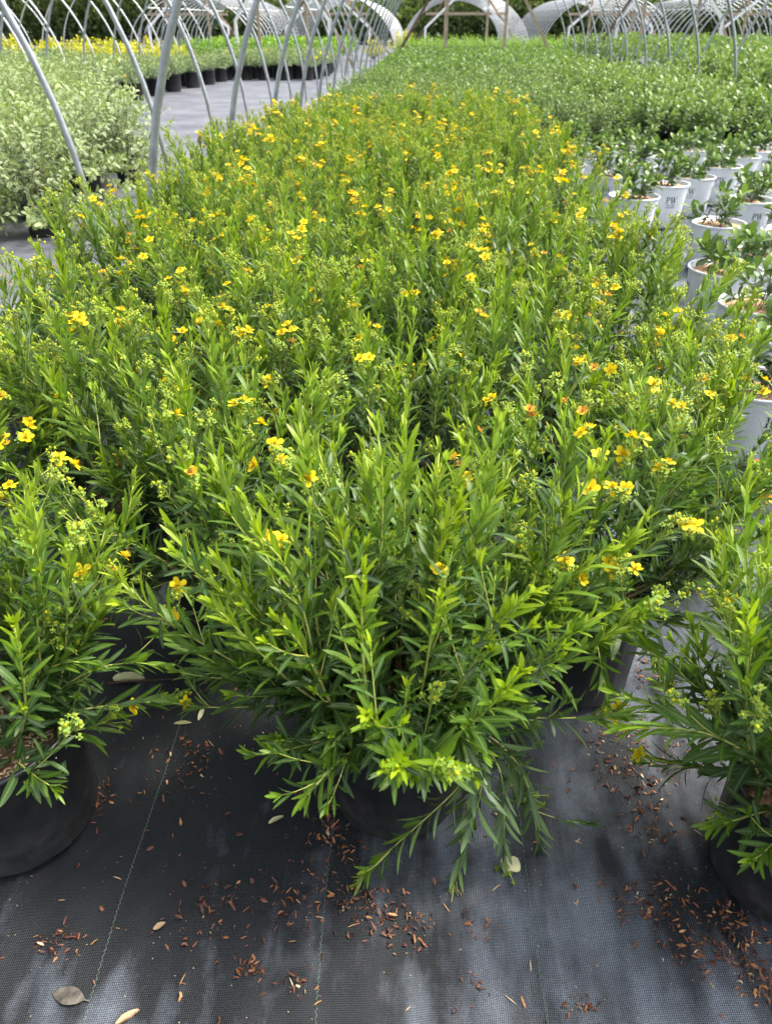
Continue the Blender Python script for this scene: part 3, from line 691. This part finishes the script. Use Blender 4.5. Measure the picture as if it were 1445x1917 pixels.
def white_pot_plant(loc, label, group, v=None, rz=0.0, parts=False, scale=1.0):
    r = root('broadleaf_shrub', loc, label, 'shrub', group, rz, scale); p = link('pot', WPOT, r); link('rim', WRIM, p); link('lettering', LETTER, p); link('potting_mix', WMIX, r)
    if parts:
        mb, (O, D, N, L, W, A) = bush_mesh(800 + v, 9, .16, .19, WH - .022, 11, .056, .25, 'pw_leaf', OVAL)
        st = MB(); st.V, st.T, st.mi, st.age, st.rib = mb.V[:9], mb.T[:9], [m * 0 for m in mb.mi[:9]], mb.age[:9], mb.rib[:9]; st.n = sum(len(q) for q in st.V)
        link('stem', st.mesh('stem', [M['twig']]), r)
        for k in range(len(O)):
            o = link('leaf', OVM[int(round(A[k] * 4))], r); o.matrix_basis = frame(O[k], D[k], N[k], L[k], W[k], L[k])
    else: link('foliage', PWV[v % 4], r, None, 'stuff')
    return r
def lattice(x0, x1, y0, y1, dx, dy, jit, seed):
    rng = np.random.default_rng(seed); out = []; k = 0; y = y0
    while y <= y1:
        x = x0 + (dx / 2 if k % 2 else 0)
        while x <= x1: out.append((x + rng.normal(0, jit), y + rng.normal(0, jit))); x += dx
        y += dy; k += 1
    return out
near_white = [at(1418, 562, WH), at(1345, 412, WH), at(1403, 369, WH)]
nw_lab = ['small broad-leaved shrub with few leaves in white printed pot beside the yellow shrub bed', 'low glossy shrub in white pot, set back behind the few-leaved one', 'bushy small shrub in white pot showing its wide printed side']
for k, p in enumerate(near_white): white_pot_plant((p[0], p[1], -.008), nw_lab[k], 'small shrubs in white pots', k, R(-8 + 9 * k), True)
wl = 'small glossy broad-leaved shrub in a white printed pot among the rows'
for (x, y) in lattice(.98, 4.4, 1.25, 7.3, .56, .385, .02, 21):
    if min(math.hypot(x - p[0], y - p[1]) for p in near_white) < .33 or x < .98 + .04 * max(0, 5 - y) * 0: continue
    if abs((x - 0) / max(y, .1)) > (.62 if y > 2.2 else .85): continue
    white_pot_plant((x, y, -.008), wl, 'small shrubs in white pots', int(grng.integers(0, 4)), R(grng.uniform(-25, 25)), False, grng.uniform(.95, 1.08))
# ---- mid-distance shrubs, black pots
def potted(name, pot, foliage, loc, label, cat, group, rz, scale=1.0, withpot=True):
    r = root(name, loc, label, cat, group, rz, scale)
    if withpot: link('pot', pot, r)
    link('foliage', foliage, r, None, 'stuff'); return r
mb = MB(); V, F = lathe([(.002, .002), (.093, .003), (.098, .016), (.108, .19), (.114, .19), (.114, .21), (.106, .21), (.102, .18), (.002, .18)], 24); mb.add(V, F); SPOT = mb.mesh('pot', [M['pot']])
LOWV = [bush_mesh(400 + k, 40, .26, .36, .18, 17, .036, .26, 'low_leaf', OVAL_LO)[0].mesh('foliage', [M['low_leaf'], M['twig']]) for k in range(3)]
TALLV = [bush_mesh(430 + k, 40, .27, .42, .18, 16, .055, .3, 'low_leaf', OVAL_LO)[0].mesh('foliage', [M['low_leaf'], M['twig']]) for k in range(3)]
n = 0
for (x, y) in lattice(-.95, 3.6, 6.75, 14.0, .50, .46, .04, 31):
    if x > .95 and y < 7.55: continue
    if x / y > .56: continue
    if x > 1.9: potted('leafy_shrub', SPOT, TALLV[n % 3], (x, y, -.008), 'leafy mid green shrub in the packed rows behind the white pots', 'shrub', 'leafy shrubs behind the white pots', grng.uniform(0, 6), grng.uniform(.9, 1.1))
    else: potted('low_shrub', SPOT, LOWV[n % 3], (x, y, -.008), 'low green shrub without flowers packed in the bed behind the yellow flowering shrubs', 'shrub', 'low green shrubs behind the flowering ones', grng.uniform(0, 6), grng.uniform(.9, 1.1))
    n += 1
for (x, y) in lattice(4.3, 9.4, 8.8, 15, .56, .55, .05, 33):
    if x / y > .6: continue
    potted('tall_shrub', SPOT, TALLV[n % 3], (x, y, -.018), 'tall leafy shrub among the rows under the outer grey hoop house', 'shrub', 'leafy shrubs under the outer hoop house', grng.uniform(0, 6), grng.uniform(1.15, 1.35)); n += 1
# far beds read as one mass
def mass(name, x0, x1, y0, y1, top, n, l, wr, mat, label, seed, base=.05, lump=.35, amp=.9, zpow=.3):
    rng = np.random.default_rng(seed); mb = MB(); x = rng.uniform(x0, x1, n); y = rng.uniform(y0, y1, n)
    hh = top * (.82 + lump * vnoise(x * 2.2 + 50, y * 2.2 + 50, seed)) ; z = base + (hh - base) * rng.random(n) ** zpow
    edge = np.minimum(np.minimum(x - x0, x1 - x), np.minimum(y - y0, y1 - y)); z = np.where(edge < .15, np.minimum(z, base + (hh - base) * (.55 + 3 * edge)), z)
    D = norm(rng.normal(size=(n, 3)) + (0, 0, .55)); N = norm(rng.normal(size=(n, 3)) + (0, 0, .9)); N = norm(N - D * (N * D).sum(1)[:, None])
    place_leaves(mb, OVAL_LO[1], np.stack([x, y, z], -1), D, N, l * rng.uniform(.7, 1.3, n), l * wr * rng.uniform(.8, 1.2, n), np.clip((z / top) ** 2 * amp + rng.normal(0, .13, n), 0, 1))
    o = link(name, mb.mesh(name, [M[mat]]), None, None, 'stuff'); o['label'] = label; o['category'] = 'shrub mass'; return o
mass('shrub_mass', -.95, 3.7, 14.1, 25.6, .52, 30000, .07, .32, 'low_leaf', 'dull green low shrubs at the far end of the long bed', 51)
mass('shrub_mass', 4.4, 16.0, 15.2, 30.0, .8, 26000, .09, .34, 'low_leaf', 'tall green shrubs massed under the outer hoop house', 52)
# lime hedge bed with dark pots below
LIME = [bush_mesh(460 + k, 44, .33, .50, .19, 13, .05, .2, 'lime_leaf', OVAL_LO)[0].mesh('foliage', [M['lime_leaf'], M['twig']]) for k in range(2)]
for (x, y) in lattice(-.6, 6.6, 27.6, 30.6, .52, .6, .05, 35): potted('lime_shrub', SPOT, LIME[n % 2], (x, y, -.018), 'bright lime green shrub in the bed beyond the end posts', 'shrub', 'lime green shrubs beyond the bed end', grng.uniform(0, 6), grng.uniform(.95, 1.1)); n += 1
# ---- variegated shrubs on the left
VARI = [bush_mesh(500 + k, 62, .46, .60, .18, 21, .052, .2, 'var_leaf', OVAL_LO, arch=.4, age0=.1, low=.4)[0].mesh('foliage', [M['var_leaf'], M['twig']]) for k in range(3)]
for (x, y) in lattice(-7.2, -2.15, 4.3, 12.0, .5, .46, .06, 36):
    if -x / y > .66 or x > -2.34 - .5 * max(0, y - 6.4): continue
    edge = x > -2.95 - .5 * max(0, y - 6.4)
    potted('variegated_shrub', SPOT, VARI[n % 3], (x, y, -.018), 'arching cream-variegated shrub at the edge of its block, leaning over the walkway' if edge else 'arching cream-variegated shrub inside the pale block under the pipe bows', 'shrub', 'variegated shrubs left of the walkway', grng.uniform(0, 6), grng.uniform(.9, 1.12)); n += 1
# ---- grey-green shrubs in black pots with a few yellow blooms
GREY = [bush_mesh(540 + k, 40, .30, .34, .19, 18, .036, .28, 'grey_leaf', OVAL_LO)[0].mesh('foliage', [M['grey_leaf'], M['twig']]) for k in range(3)]
mb = MB(); V, F = lathe([(.002, .002), (.12, .003), (.125, .016), (.138, .24), (.146, .24), (.146, .265), (.135, .265), (.13, .22), (.002, .22)], 24); mb.add(V, F); BPOT = mb.mesh('pot', [M['pot']])
gl = 'grey-green mounded shrub in black pot along the far side of the walkway'
def greyp(x, y):
    global n
    r = potted('grey_green_shrub', BPOT, GREY[n % 3], (x, y, -.018), gl, 'shrub', 'grey-green potted shrubs along the walkway', grng.uniform(0, 6), grng.uniform(1.0, 1.15)); n += 1
    if grng.random() < .3:
        for k in range(int(grng.integers(1, 3))):
            a = grng.uniform(-2.6, -.4) - r.rotation_euler.z; f = link('flower', FL[0], r); f.matrix_basis = zframe((math.cos(a) * .27, math.sin(a) * .27, grng.uniform(.3, .46)), norm(np.array([math.cos(a), math.sin(a), .6])), 0, 2.2)
for (x, y) in lattice(-8.2, -4.75, 13.6, 18.9, .52, .46, .03, 37): greyp(x + .13 * (y - 14.2) * .55, y)
for (x, y) in lattice(-5.0, -2.3, 19.2, 23.5, .46, .5, .03, 38): greyp(x, y)
# ---- golden shrubs
GOLD = [bush_mesh(580 + k, 46, .42, .62, .05, 15, .06, .32, 'gold_leaf', OVAL_LO)[0].mesh('foliage', [M['gold_leaf'], M['twig']]) for k in range(2)]
for (x, y) in lattice(-14.5, -6.4, 21.5, 25.5, .85, .9, .14, 39):
    potted('golden_shrub', None, GOLD[n % 2], (x, y, -.02), 'bright golden yellow shrub massed behind the grey-green pots', 'shrub', 'golden shrubs behind the grey-green pots', grng.uniform(0, 6), grng.uniform(.8, 1.3), False); n += 1
for px, yy, s in ((755, 31.5, 1.3), (612, 26.0, 1.0), (700, 29, 1.0)):
    t = yy / 1.18; x = (px - 800) / FPX * t
    potted('golden_shrub', None, GOLD[n % 2], (x, yy, -.02), 'lone golden shrub by the corner of a far hoop house', 'shrub', 'lone golden shrubs among the far hoops', grng.uniform(0, 6), s, False); n += 1
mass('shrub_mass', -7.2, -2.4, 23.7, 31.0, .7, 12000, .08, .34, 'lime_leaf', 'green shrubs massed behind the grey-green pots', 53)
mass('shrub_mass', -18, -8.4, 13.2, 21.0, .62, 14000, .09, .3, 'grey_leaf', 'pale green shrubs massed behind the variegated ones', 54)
# ---- trees behind everything
def tree_mesh(seed, h, rad, n):
    rng = np.random.default_rng(seed); mb = MB(); cl = rng.normal(size=(46, 3)); cl = norm(cl) * (rng.random((46, 1)) ** .45) * (rad, rad, h * .46) + (0, 0, h * .52)
    which = rng.integers(0, 46, n); O = cl[which] + rng.normal(0, .36, (n, 3)) * (1, 1, .8); O[:, 2] = np.abs(O[:, 2]) + .05
    D = norm(rng.normal(size=(n, 3))); N = norm(rng.normal(size=(n, 3)) + (0, 0, .8)); N = norm(N - D * (N * D).sum(1)[:, None])
    place_leaves(mb, OVAL_LO[1], O, D, N, rng.uniform(.13, .26, n), rng.uniform(.05, .09, n), np.clip(rng.normal(.5, .2, n) + .25 * rng.normal(size=46)[which], 0, 1))
    tr = MB(); P = bez((0, 0, -.1), (.1, 0, h * .25), (-.1, .1, h * .5), (.1, .1, h * .85), 10); V, F = tube(P, np.linspace(.2, .05, 10), 8); tr.add(V, F)
    for k in range(7):
        p = P[3 + k // 2]; q = cl[k * 5]; V, F = tube(bez(p, p + (0, 0, .4), (p + q) / 2 + (0, 0, .3), q, 6), np.linspace(.07, .02, 6), 5); tr.add(V, F)
    return mb.mesh('crown', [M['tree_leaf']]), tr.mesh('trunk', [M['bark']])
mass('hedge', -40, 42, 48.6, 51.0, 2.4, 36000, .30, .36, 'tree_leaf', 'scrubby green hedge along the foot of the tree belt', 55, lump=.9, amp=.75, zpow=.75)  # amp lightens leaf colour upwards: light from above painted into the hedge
TREES = [tree_mesh(600 + k, 6.5 + k, 2.2 + .3 * k, 9000) for k in range(3)]
trng = np.random.default_rng(61)
for k in range(26):
    row = k % 2; x = -36 + 2.95 * k + trng.uniform(-.8, .8); y = 52 + row * 4 + trng.uniform(-1.5, 1.5)
    cr, tk = TREES[int(trng.integers(0, 3))]; s = trng.uniform(.85, 1.25)
    r = root('tree', (x, y, -.03), 'leafy green tree in the belt behind the far hoop houses', 'tree', 'trees behind the hoop houses', trng.uniform(0, 6), s); link('trunk', tk, r); link('crown', cr, r)

# ================================================================== THE FLOWERING BED
frontp = at(735, 1583); leftp = at(-8, 1640); rightp = at(1510, 1760); s1 = at(430, 1270); s2 = at(1085, 1335)
roots = {k: np.array([p[0], p[1] + POT_RB, 0.0]) for k, p in dict(front=frontp, left=leftp, right=rightp, s1=s1, s2=s2).items()}
def trail(sh, base, via, vh, tip, h, young=.7, fl=False, dens=.5, lmax=.054):
    """a branch that leaves the pot, hangs over at one point and trails on to its tip"""
    e = at(*tip, h) - base; v = at(*via, vh) - base; b0 = norm(v * (1, 1, 0)) * .04 + (0, 0, SOIL)
    P = np.concatenate([bez(b0, b0 + (0, 0, .07), v - norm(e - b0) * .05 + (0, 0, .02), v, 8), bez(v, v + norm(e - b0) * .04, v * .4 + e * .6 + (0, 0, .01), e, 9)[1:]])
    sh.stem(P, .0017, .3, 0, lmax, 0, dens, young, forced=fl)
def hero(sh, base, tip, h, sag=.03, rise=.10, lmax=.056, young=1.0, fl=False, leaf0=.2):
    """a stem of this plant ending where the photo shows its tip (pixel met at height h)"""
    e = at(*tip, h) - base; out = norm(np.array([e[0], e[1], 0])); b0 = out * .03 + (0, 0, SOIL - .01); L = np.linalg.norm(e - b0)
    d0 = norm(out * .8 + (0, 0, rise * 8)); d1 = norm(norm(e - b0) + (0, 0, sag * 10)); sh.stem(bez(b0, b0 + d0 * L * .38, e - d1 * L * .4, e), .002, leaf0, 0, lmax, 0, 1.0, young, forced=fl)
f = Shrub(11); b = roots['front']
for tip, h, sag, rise, yg, fl in [((228, 1092), .50, .05, .08, 1, False), ((330, 1000), .57, .06, .12, 1, False), ((1200, 985), .52, .08, .1, 1, False), ((1165, 1165), .42, .05, .08, 1, False), ((1215, 1330), .30, .02, .06, .8, False),
                                   ((400, 850), .62, .08, .14, 1, False), ((1100, 900), .60, .08, .14, 1, False), ((560, 790), .66, .09, .16, 1, False), ((930, 800), .66, .1, .16, 1, False), ((760, 760), .68, .1, .2, 1, False),
                                   
                                   ((560, 1290), .30, .03, .1, .6, False), ((900, 1260), .36, .03, .12, .6, False), ((525, 1385), .26, .01, .1, .55, False), ((310, 1190), .40, .03, .08, .8, False), ((420, 1260), .33, .0, .08, .5, False), ((480, 1200), .38, .02, .1, .6, False), ((700, 1180), .42, .06, .14, .65, False), ((640, 1000), .56, .08, .16, 1, False), ((850, 960), .58, .08, .16, 1, False)]:
    hero(f, b, tip, h, sag, rise, .061, yg, fl)
for via, vh, tip, h, yg, fl, dn in [((880, 1440), .20, (665, 1655), .012, .9, False, .3), ((880, 1410), .24, (860, 1560), .06, .8, False, .5), ((900, 1430), .21, (850, 1655), .012, .4, True, .2), ((925, 1420), .21, (945, 1620), .015, .35, True, .2), ((930, 1400), .22, (990, 1490), .10, .4, True, .3), ((960, 1420), .2, (1010, 1580), .02, .3, False, .2)]:
    trail(f, b, via, vh, tip, h, yg, fl, dn)
f.grow(36, 18, .07, .30, .47, 1.0, .04, .12)
for k in range(38):                                  # skirt of low shoots round the pot
    az = k * 2.399 + f.rng.uniform(-.3, .3); rr = f.rng.uniform(.15, .33); hh = f.rng.uniform(-.01, .13) + .05 * (rr > .25)
    if math.sin(az) < -.2: rr = f.rng.uniform(.09, .16); hh = f.rng.uniform(.06, .15)
    out = np.array([math.cos(az), math.sin(az), 0]); e = out * rr + (0, 0, SOIL + hh); b0 = out * .04 + (0, 0, SOIL); LL = np.linalg.norm(e - b0)
    f.stem(bez(b0, b0 + norm(out * .7 + (0, 0, 1)) * LL * .45, e - norm(out + (0, 0, -.2)) * LL * .35, e), .0017, .25, 0, .060, .04, .5, .45)
near_shrub(f, b, 'big leafy green shrub in black pot with branches trailing onto the fabric', 'flowering shrubs in black pots', 300, .0, False, [(822, 1065, .52), (500, 1005, .55), (525, 1012, .55)])
l = Shrub(12); b = roots['left']
for tip, h, sag, rise, yg, fl in [((200, 1350), .22, .02, .05, .9, True), ((160, 1010), .46, .08, .1, 1, False), ((250, 910), .5, .1, .12, 1, False), ((60, 930), .6, .1, .16, 1, False), ((185, 1160), .36, .01, .08, .7, False), ((60, 1440), .2, 0, .05, .6, True), ((20, 1100), .45, .06, .12, 1, False)]:
    hero(l, b, tip, h, sag, rise, .056, yg, fl)
l.grow(26, 12, .3, .28, .46, 1.0, .06)
near_shrub(l, b, 'green shrub in black pot topped with tan rice hulls, beside the reddish litter pile', 'flowering shrubs in black pots', 300, .2, True, [(155, 1070, .45), (112, 858, .55)])
r_ = Shrub(13); b = roots['right']
for tip, h, sag, rise, yg, fl in [((1290, 1240), .36, .06, .1, .8, False), ((1220, 1420), .18, 0, .06, .5, True), ((1350, 1020), .52, .1, .12, 1, False), ((1300, 1180), .40, .06, .1, .9, False), ((1400, 900), .6, .1, .16, 1, False), ((1370, 1520), .16, -.02, .06, .5, True)]:
    hero(r_, b, tip, h, sag, rise, .054, yg, fl)
r_.grow(28, 18, .45, .29, .46, .9, .05)
near_shrub(r_, b, 'green shrub with star-shaped buds in black pot on the pale silty fabric', 'flowering shrubs in black pots', 300, .15, False, [(1300, 985, .52), (1285, 980, .53)])
a_ = Shrub(14).grow(32, 14, .42, .34, .47, .9, .04)
near_shrub(a_, roots['s1'], 'shrub with few yellow blooms behind and between the hull-topped pot and big leafy shrub', 'flowering shrubs in black pots', 260, .35, False, [(335, 1095, .42), (515, 830, .6), (578, 895, .58)])
a_ = Shrub(15).grow(32, 14, .5, .34, .46, .85, .04)
near_shrub(a_, roots['s2'], 'shrub with open yellow blooms, second row, behind the shrub with star-shaped buds', 'flowering shrubs in black pots', 260, .4, False, [(1058, 1048, .48), (1148, 1066, .46), (1105, 915, .56), (1145, 912, .56), (1172, 915, .56), (1165, 850, .58), (1122, 850, .58)])
brng = np.random.default_rng(91); k = 0; y = 1.12
rows = []
for q in range(2, 19):
    y = .78 + .335 * q; off = 0 if q % 2 == 0 else .33
    for m in range(-2, 3):
        x = -.02 + .63 * m - (off if q % 2 else 0) + brng.normal(0, .025) - .003 * q
        if -1.12 < x < (.72 if y < 1.7 else .68): rows.append((x, y + brng.normal(0, .025), q))
rows += [(-1.0, 1.15, 1), (-1.22, .85, 0)] if False else [(-1.0, 1.14, 1)]
for x, y, q in rows:
    lab = ('yellow flowering shrub in the bed edge along the walkway, beside the grey bows' if x < -.62 else 'yellow flowering shrub in the bed edge facing the white pots' if x > .3 else 'yellow flowering shrub in the middle of the packed bed')
    v = int(brng.integers(0, 4)) if q < 6 else int(brng.integers(0, 7))
    crowd_shrub((x, y, 0 if y < 2.6 else -.008), v, brng.uniform(0, 6.28), lab, 'flowering shrubs in black pots', brng, .9, brng.uniform(.94, 1.08))

# ================================================================== LITTER ON THE FABRIC
lrng = np.random.default_rng(17)
def litter_pieces(n, cx, cy, sx, sy):
    P = np.stack([lrng.normal(cx, sx, n), lrng.normal(cy, sy, n)], -1); return P
pts = []
for px, py, sx, sy, n_ in [(178, 1500, .018, .03, 90), (140, 1180, .05, .05, 40), (350, 1420, .05, .06, 70), (450, 1260, .08, .03, 60), (640, 1560, .05, .04, 90), (560, 1690, .05, .05, 60), (690, 1690, .06, .03, 70), (620, 1500, .01, .05, 60),
                           (740, 1740, .05, .025, 50), (120, 1770, .04, .02, 40), (1180, 1460, .05, .06, 110), (1230, 1560, .05, .04, 60), (1210, 1690, .06, .03, 110), (1330, 1780, .06, .03, 120), (1400, 1720, .05, .04, 130), (1440, 1850, .04, .03, 90), (1290, 1420, .05, .04, 60), (1150, 1380, .05, .03, 50),
                           (465, 1815, .015, .01, 22), (550, 1850, .02, .012, 16), (900, 1745, .02, .012, 14), (885, 1840, .012, .01, 10), (1100, 1890, .02, .012, 16), (1130, 1330, .06, .04, 80), (380, 1700, .06, .05, 50), (1200, 1260, .06, .05, 70)]:
    c = at(px, py); pts.append(litter_pieces(n_, c[0], c[1], sx * .8, sy * .8)); pts.append(litter_pieces(int(n_ * .55), c[0], c[1], sx * .5, sy * .5))
pts.append(np.stack([lrng.uniform(-.75, .75, 420), lrng.uniform(.22, 1.3, 420)], -1))
pts = np.concatenate(pts); keep = np.ones(len(pts), bool)
for rt in roots.values(): keep &= np.hypot(pts[:, 0] - rt[0], pts[:, 1] - rt[1]) > POT_RB + .004
pts = pts[keep]; nP = len(pts); th = lrng.uniform(0, 6.28, nP)
D = norm(np.stack([np.cos(th), np.sin(th), lrng.normal(.05, .22, nP)], -1)); N = norm(lrng.normal(0, .7, (nP, 3)) + (0, 0, 1)); N = norm(N - D * (N * D).sum(1)[:, None])
O = np.stack([pts[:, 0], pts[:, 1], relief(pts[:, 0], pts[:, 1]) + .0018 + lrng.uniform(0, .002, nP)], -1)
Ll = .0028 + .0105 * lrng.random(nP) ** 1.5; age = np.clip(lrng.normal(.38, .28, nP), 0, 1); mb = MB()
tpl = [leaf_template([0, .25, .5, .8, 1], [.2, .9, .7, .6, 0], -.55, .9), leaf_template([0, .2, .5, .85, 1], [.5, .7, 1, .3, 0], .6, 1.2), leaf_template([0, .5, 1], [.5, .9, 0], .1, -.4)]
cs = lrng.integers(0, 3, nP)
for c in range(3):
    q = cs == c; place_leaves(mb, tpl[c], O[q], D[q], N[q], Ll[q], Ll[q] * lrng.uniform(.12, .27, q.sum()), age[q])
# needle-like bits and pale specks
nn = 130; x = lrng.uniform(-.75, .75, nn); y = lrng.uniform(.22, 1.2, nn); th = lrng.uniform(0, 6.28, nn)
D = norm(np.stack([np.cos(th), np.sin(th), np.zeros(nn)], -1)); place_leaves(mb, NARROW_LO[0], np.stack([x, y, relief(x, y) + .0022], -1), D, np.tile([0., 0, 1], (nn, 1)), lrng.uniform(.006, .022, nn), np.full(nn, .0006), np.clip(lrng.normal(.9, .12, nn), 0, 1))
nn = 420; x = lrng.uniform(-.8, .8, nn); y = lrng.uniform(.2, 1.3, nn); th = lrng.uniform(0, 6.28, nn)
D = norm(np.stack([np.cos(th), np.sin(th), np.zeros(nn)], -1)); place_leaves(mb, tpl[2], np.stack([x, y, relief(x, y) + .0016], -1), D, np.tile([0., 0, 1], (nn, 1)), lrng.uniform(.0008, .0022, nn), lrng.uniform(.0004, .0009, nn), np.full(nn, .97))
o = link('bark_litter', mb.mesh('bark_litter', [M['litter']]), None, None, 'stuff'); o['label'] = 'reddish brown bud scales and bark bits strewn on the black fabric'; o['category'] = 'litter'
def fallen(px, py, ang, ln, hw, mat, label, curve=-.1, fold=.3, shape=None):
    p = at(px, py); jr = np.random.default_rng(int(px)); V, T, rib, _ = leaf_template(*(shape or ([0, .12, .35, .6, .85, 1], [.15, .6, 1, .95, .5, 0])), curve, fold)
    V = V * (ln, hw, ln); V[:, 2] += fold * np.abs(V[:, 1]) + jr.normal(0, hw * (.10 if curve > .02 or curve < 0 else .02), len(V)); V[:, 0] -= ln / 2; V = rotz(V, R(ang)); mb = MB(); mb.add(V, T); V2 = V.copy(); V2[:, 2] -= .0003; mb.add(V2, T[:, ::-1])
    V[:, 2] -= V[:, 2].min()
    o = link('fallen_leaf', mb.mesh('fallen_leaf', [M[mat]]), None, (p[0], p[1], float(relief(np.array([p[0]]), np.array([p[1]]))[0]) + .0012 - min(0, float(V2[:, 2].min()))))
    return tag(o, label, 'leaf')
fallen(243, 1272, 8, .062, .011, 'deadpale', 'large pale dry fallen leaf on dark fabric beside a trailing twig', .05, .2)
fallen(343, 1354, 6, .034, .0045, 'deadleaf', 'narrow olive fallen leaf lying flat across a seam stitch', 0, .2)
fallen(378, 1338, 80, .030, .0045, 'deadpale', 'curled pale fallen leaf standing beside a narrow olive one', -.3, .5)
fallen(518, 1538, 35, .027, .003, 'deadpale', 'thin straw coloured fallen leaf left of the middle black pot', .1, .3)
fallen(955, 1622, 5, .030, .012, 'deadpale', 'short broad pale yellow fallen leaf under trailing buds', .05, .1, ([0, .1, .4, .75, .95, 1], [.5, .9, 1, 1, .8, 0]))
fallen(133, 1868, 172, .056, .0115, 'deadgrey', 'broad grey wet fallen leaf flat on the fabric beside a seam', .01, .03, ([0, .12, .16, .25, .38, .52, .66, .78, .88, .95, 1], [.05, .06, .28, .62, .9, 1, .9, .66, .38, .15, 0]))
fallen(300, 1737, 20, .019, .0045, 'deadtan', 'small crumpled tan fallen leaf between two seams', -.4, .6)
fallen(240, 1905, 40, .032, .004, 'deadtan', 'narrow tan fallen leaf by the grey wet leaf', .1, .4)
# dark twig by the pale leaf
p0, p1 = at(205, 1282), at(360, 1274); mb = MB(); V, F = tube(bez((p0[0], p0[1], .005), (p0[0] + .03, p0[1], .009), (p1[0] - .03, p1[1], .006), (p1[0], p1[1], .005), 10), np.linspace(.0022, .001, 10), 5, True); mb.add(V, F, 0, .05)
tag(link('fallen_twig', mb.mesh('fallen_twig', [M['litter']])), 'thin dark twig lying on the fabric under a pale dry leaf', 'twig')
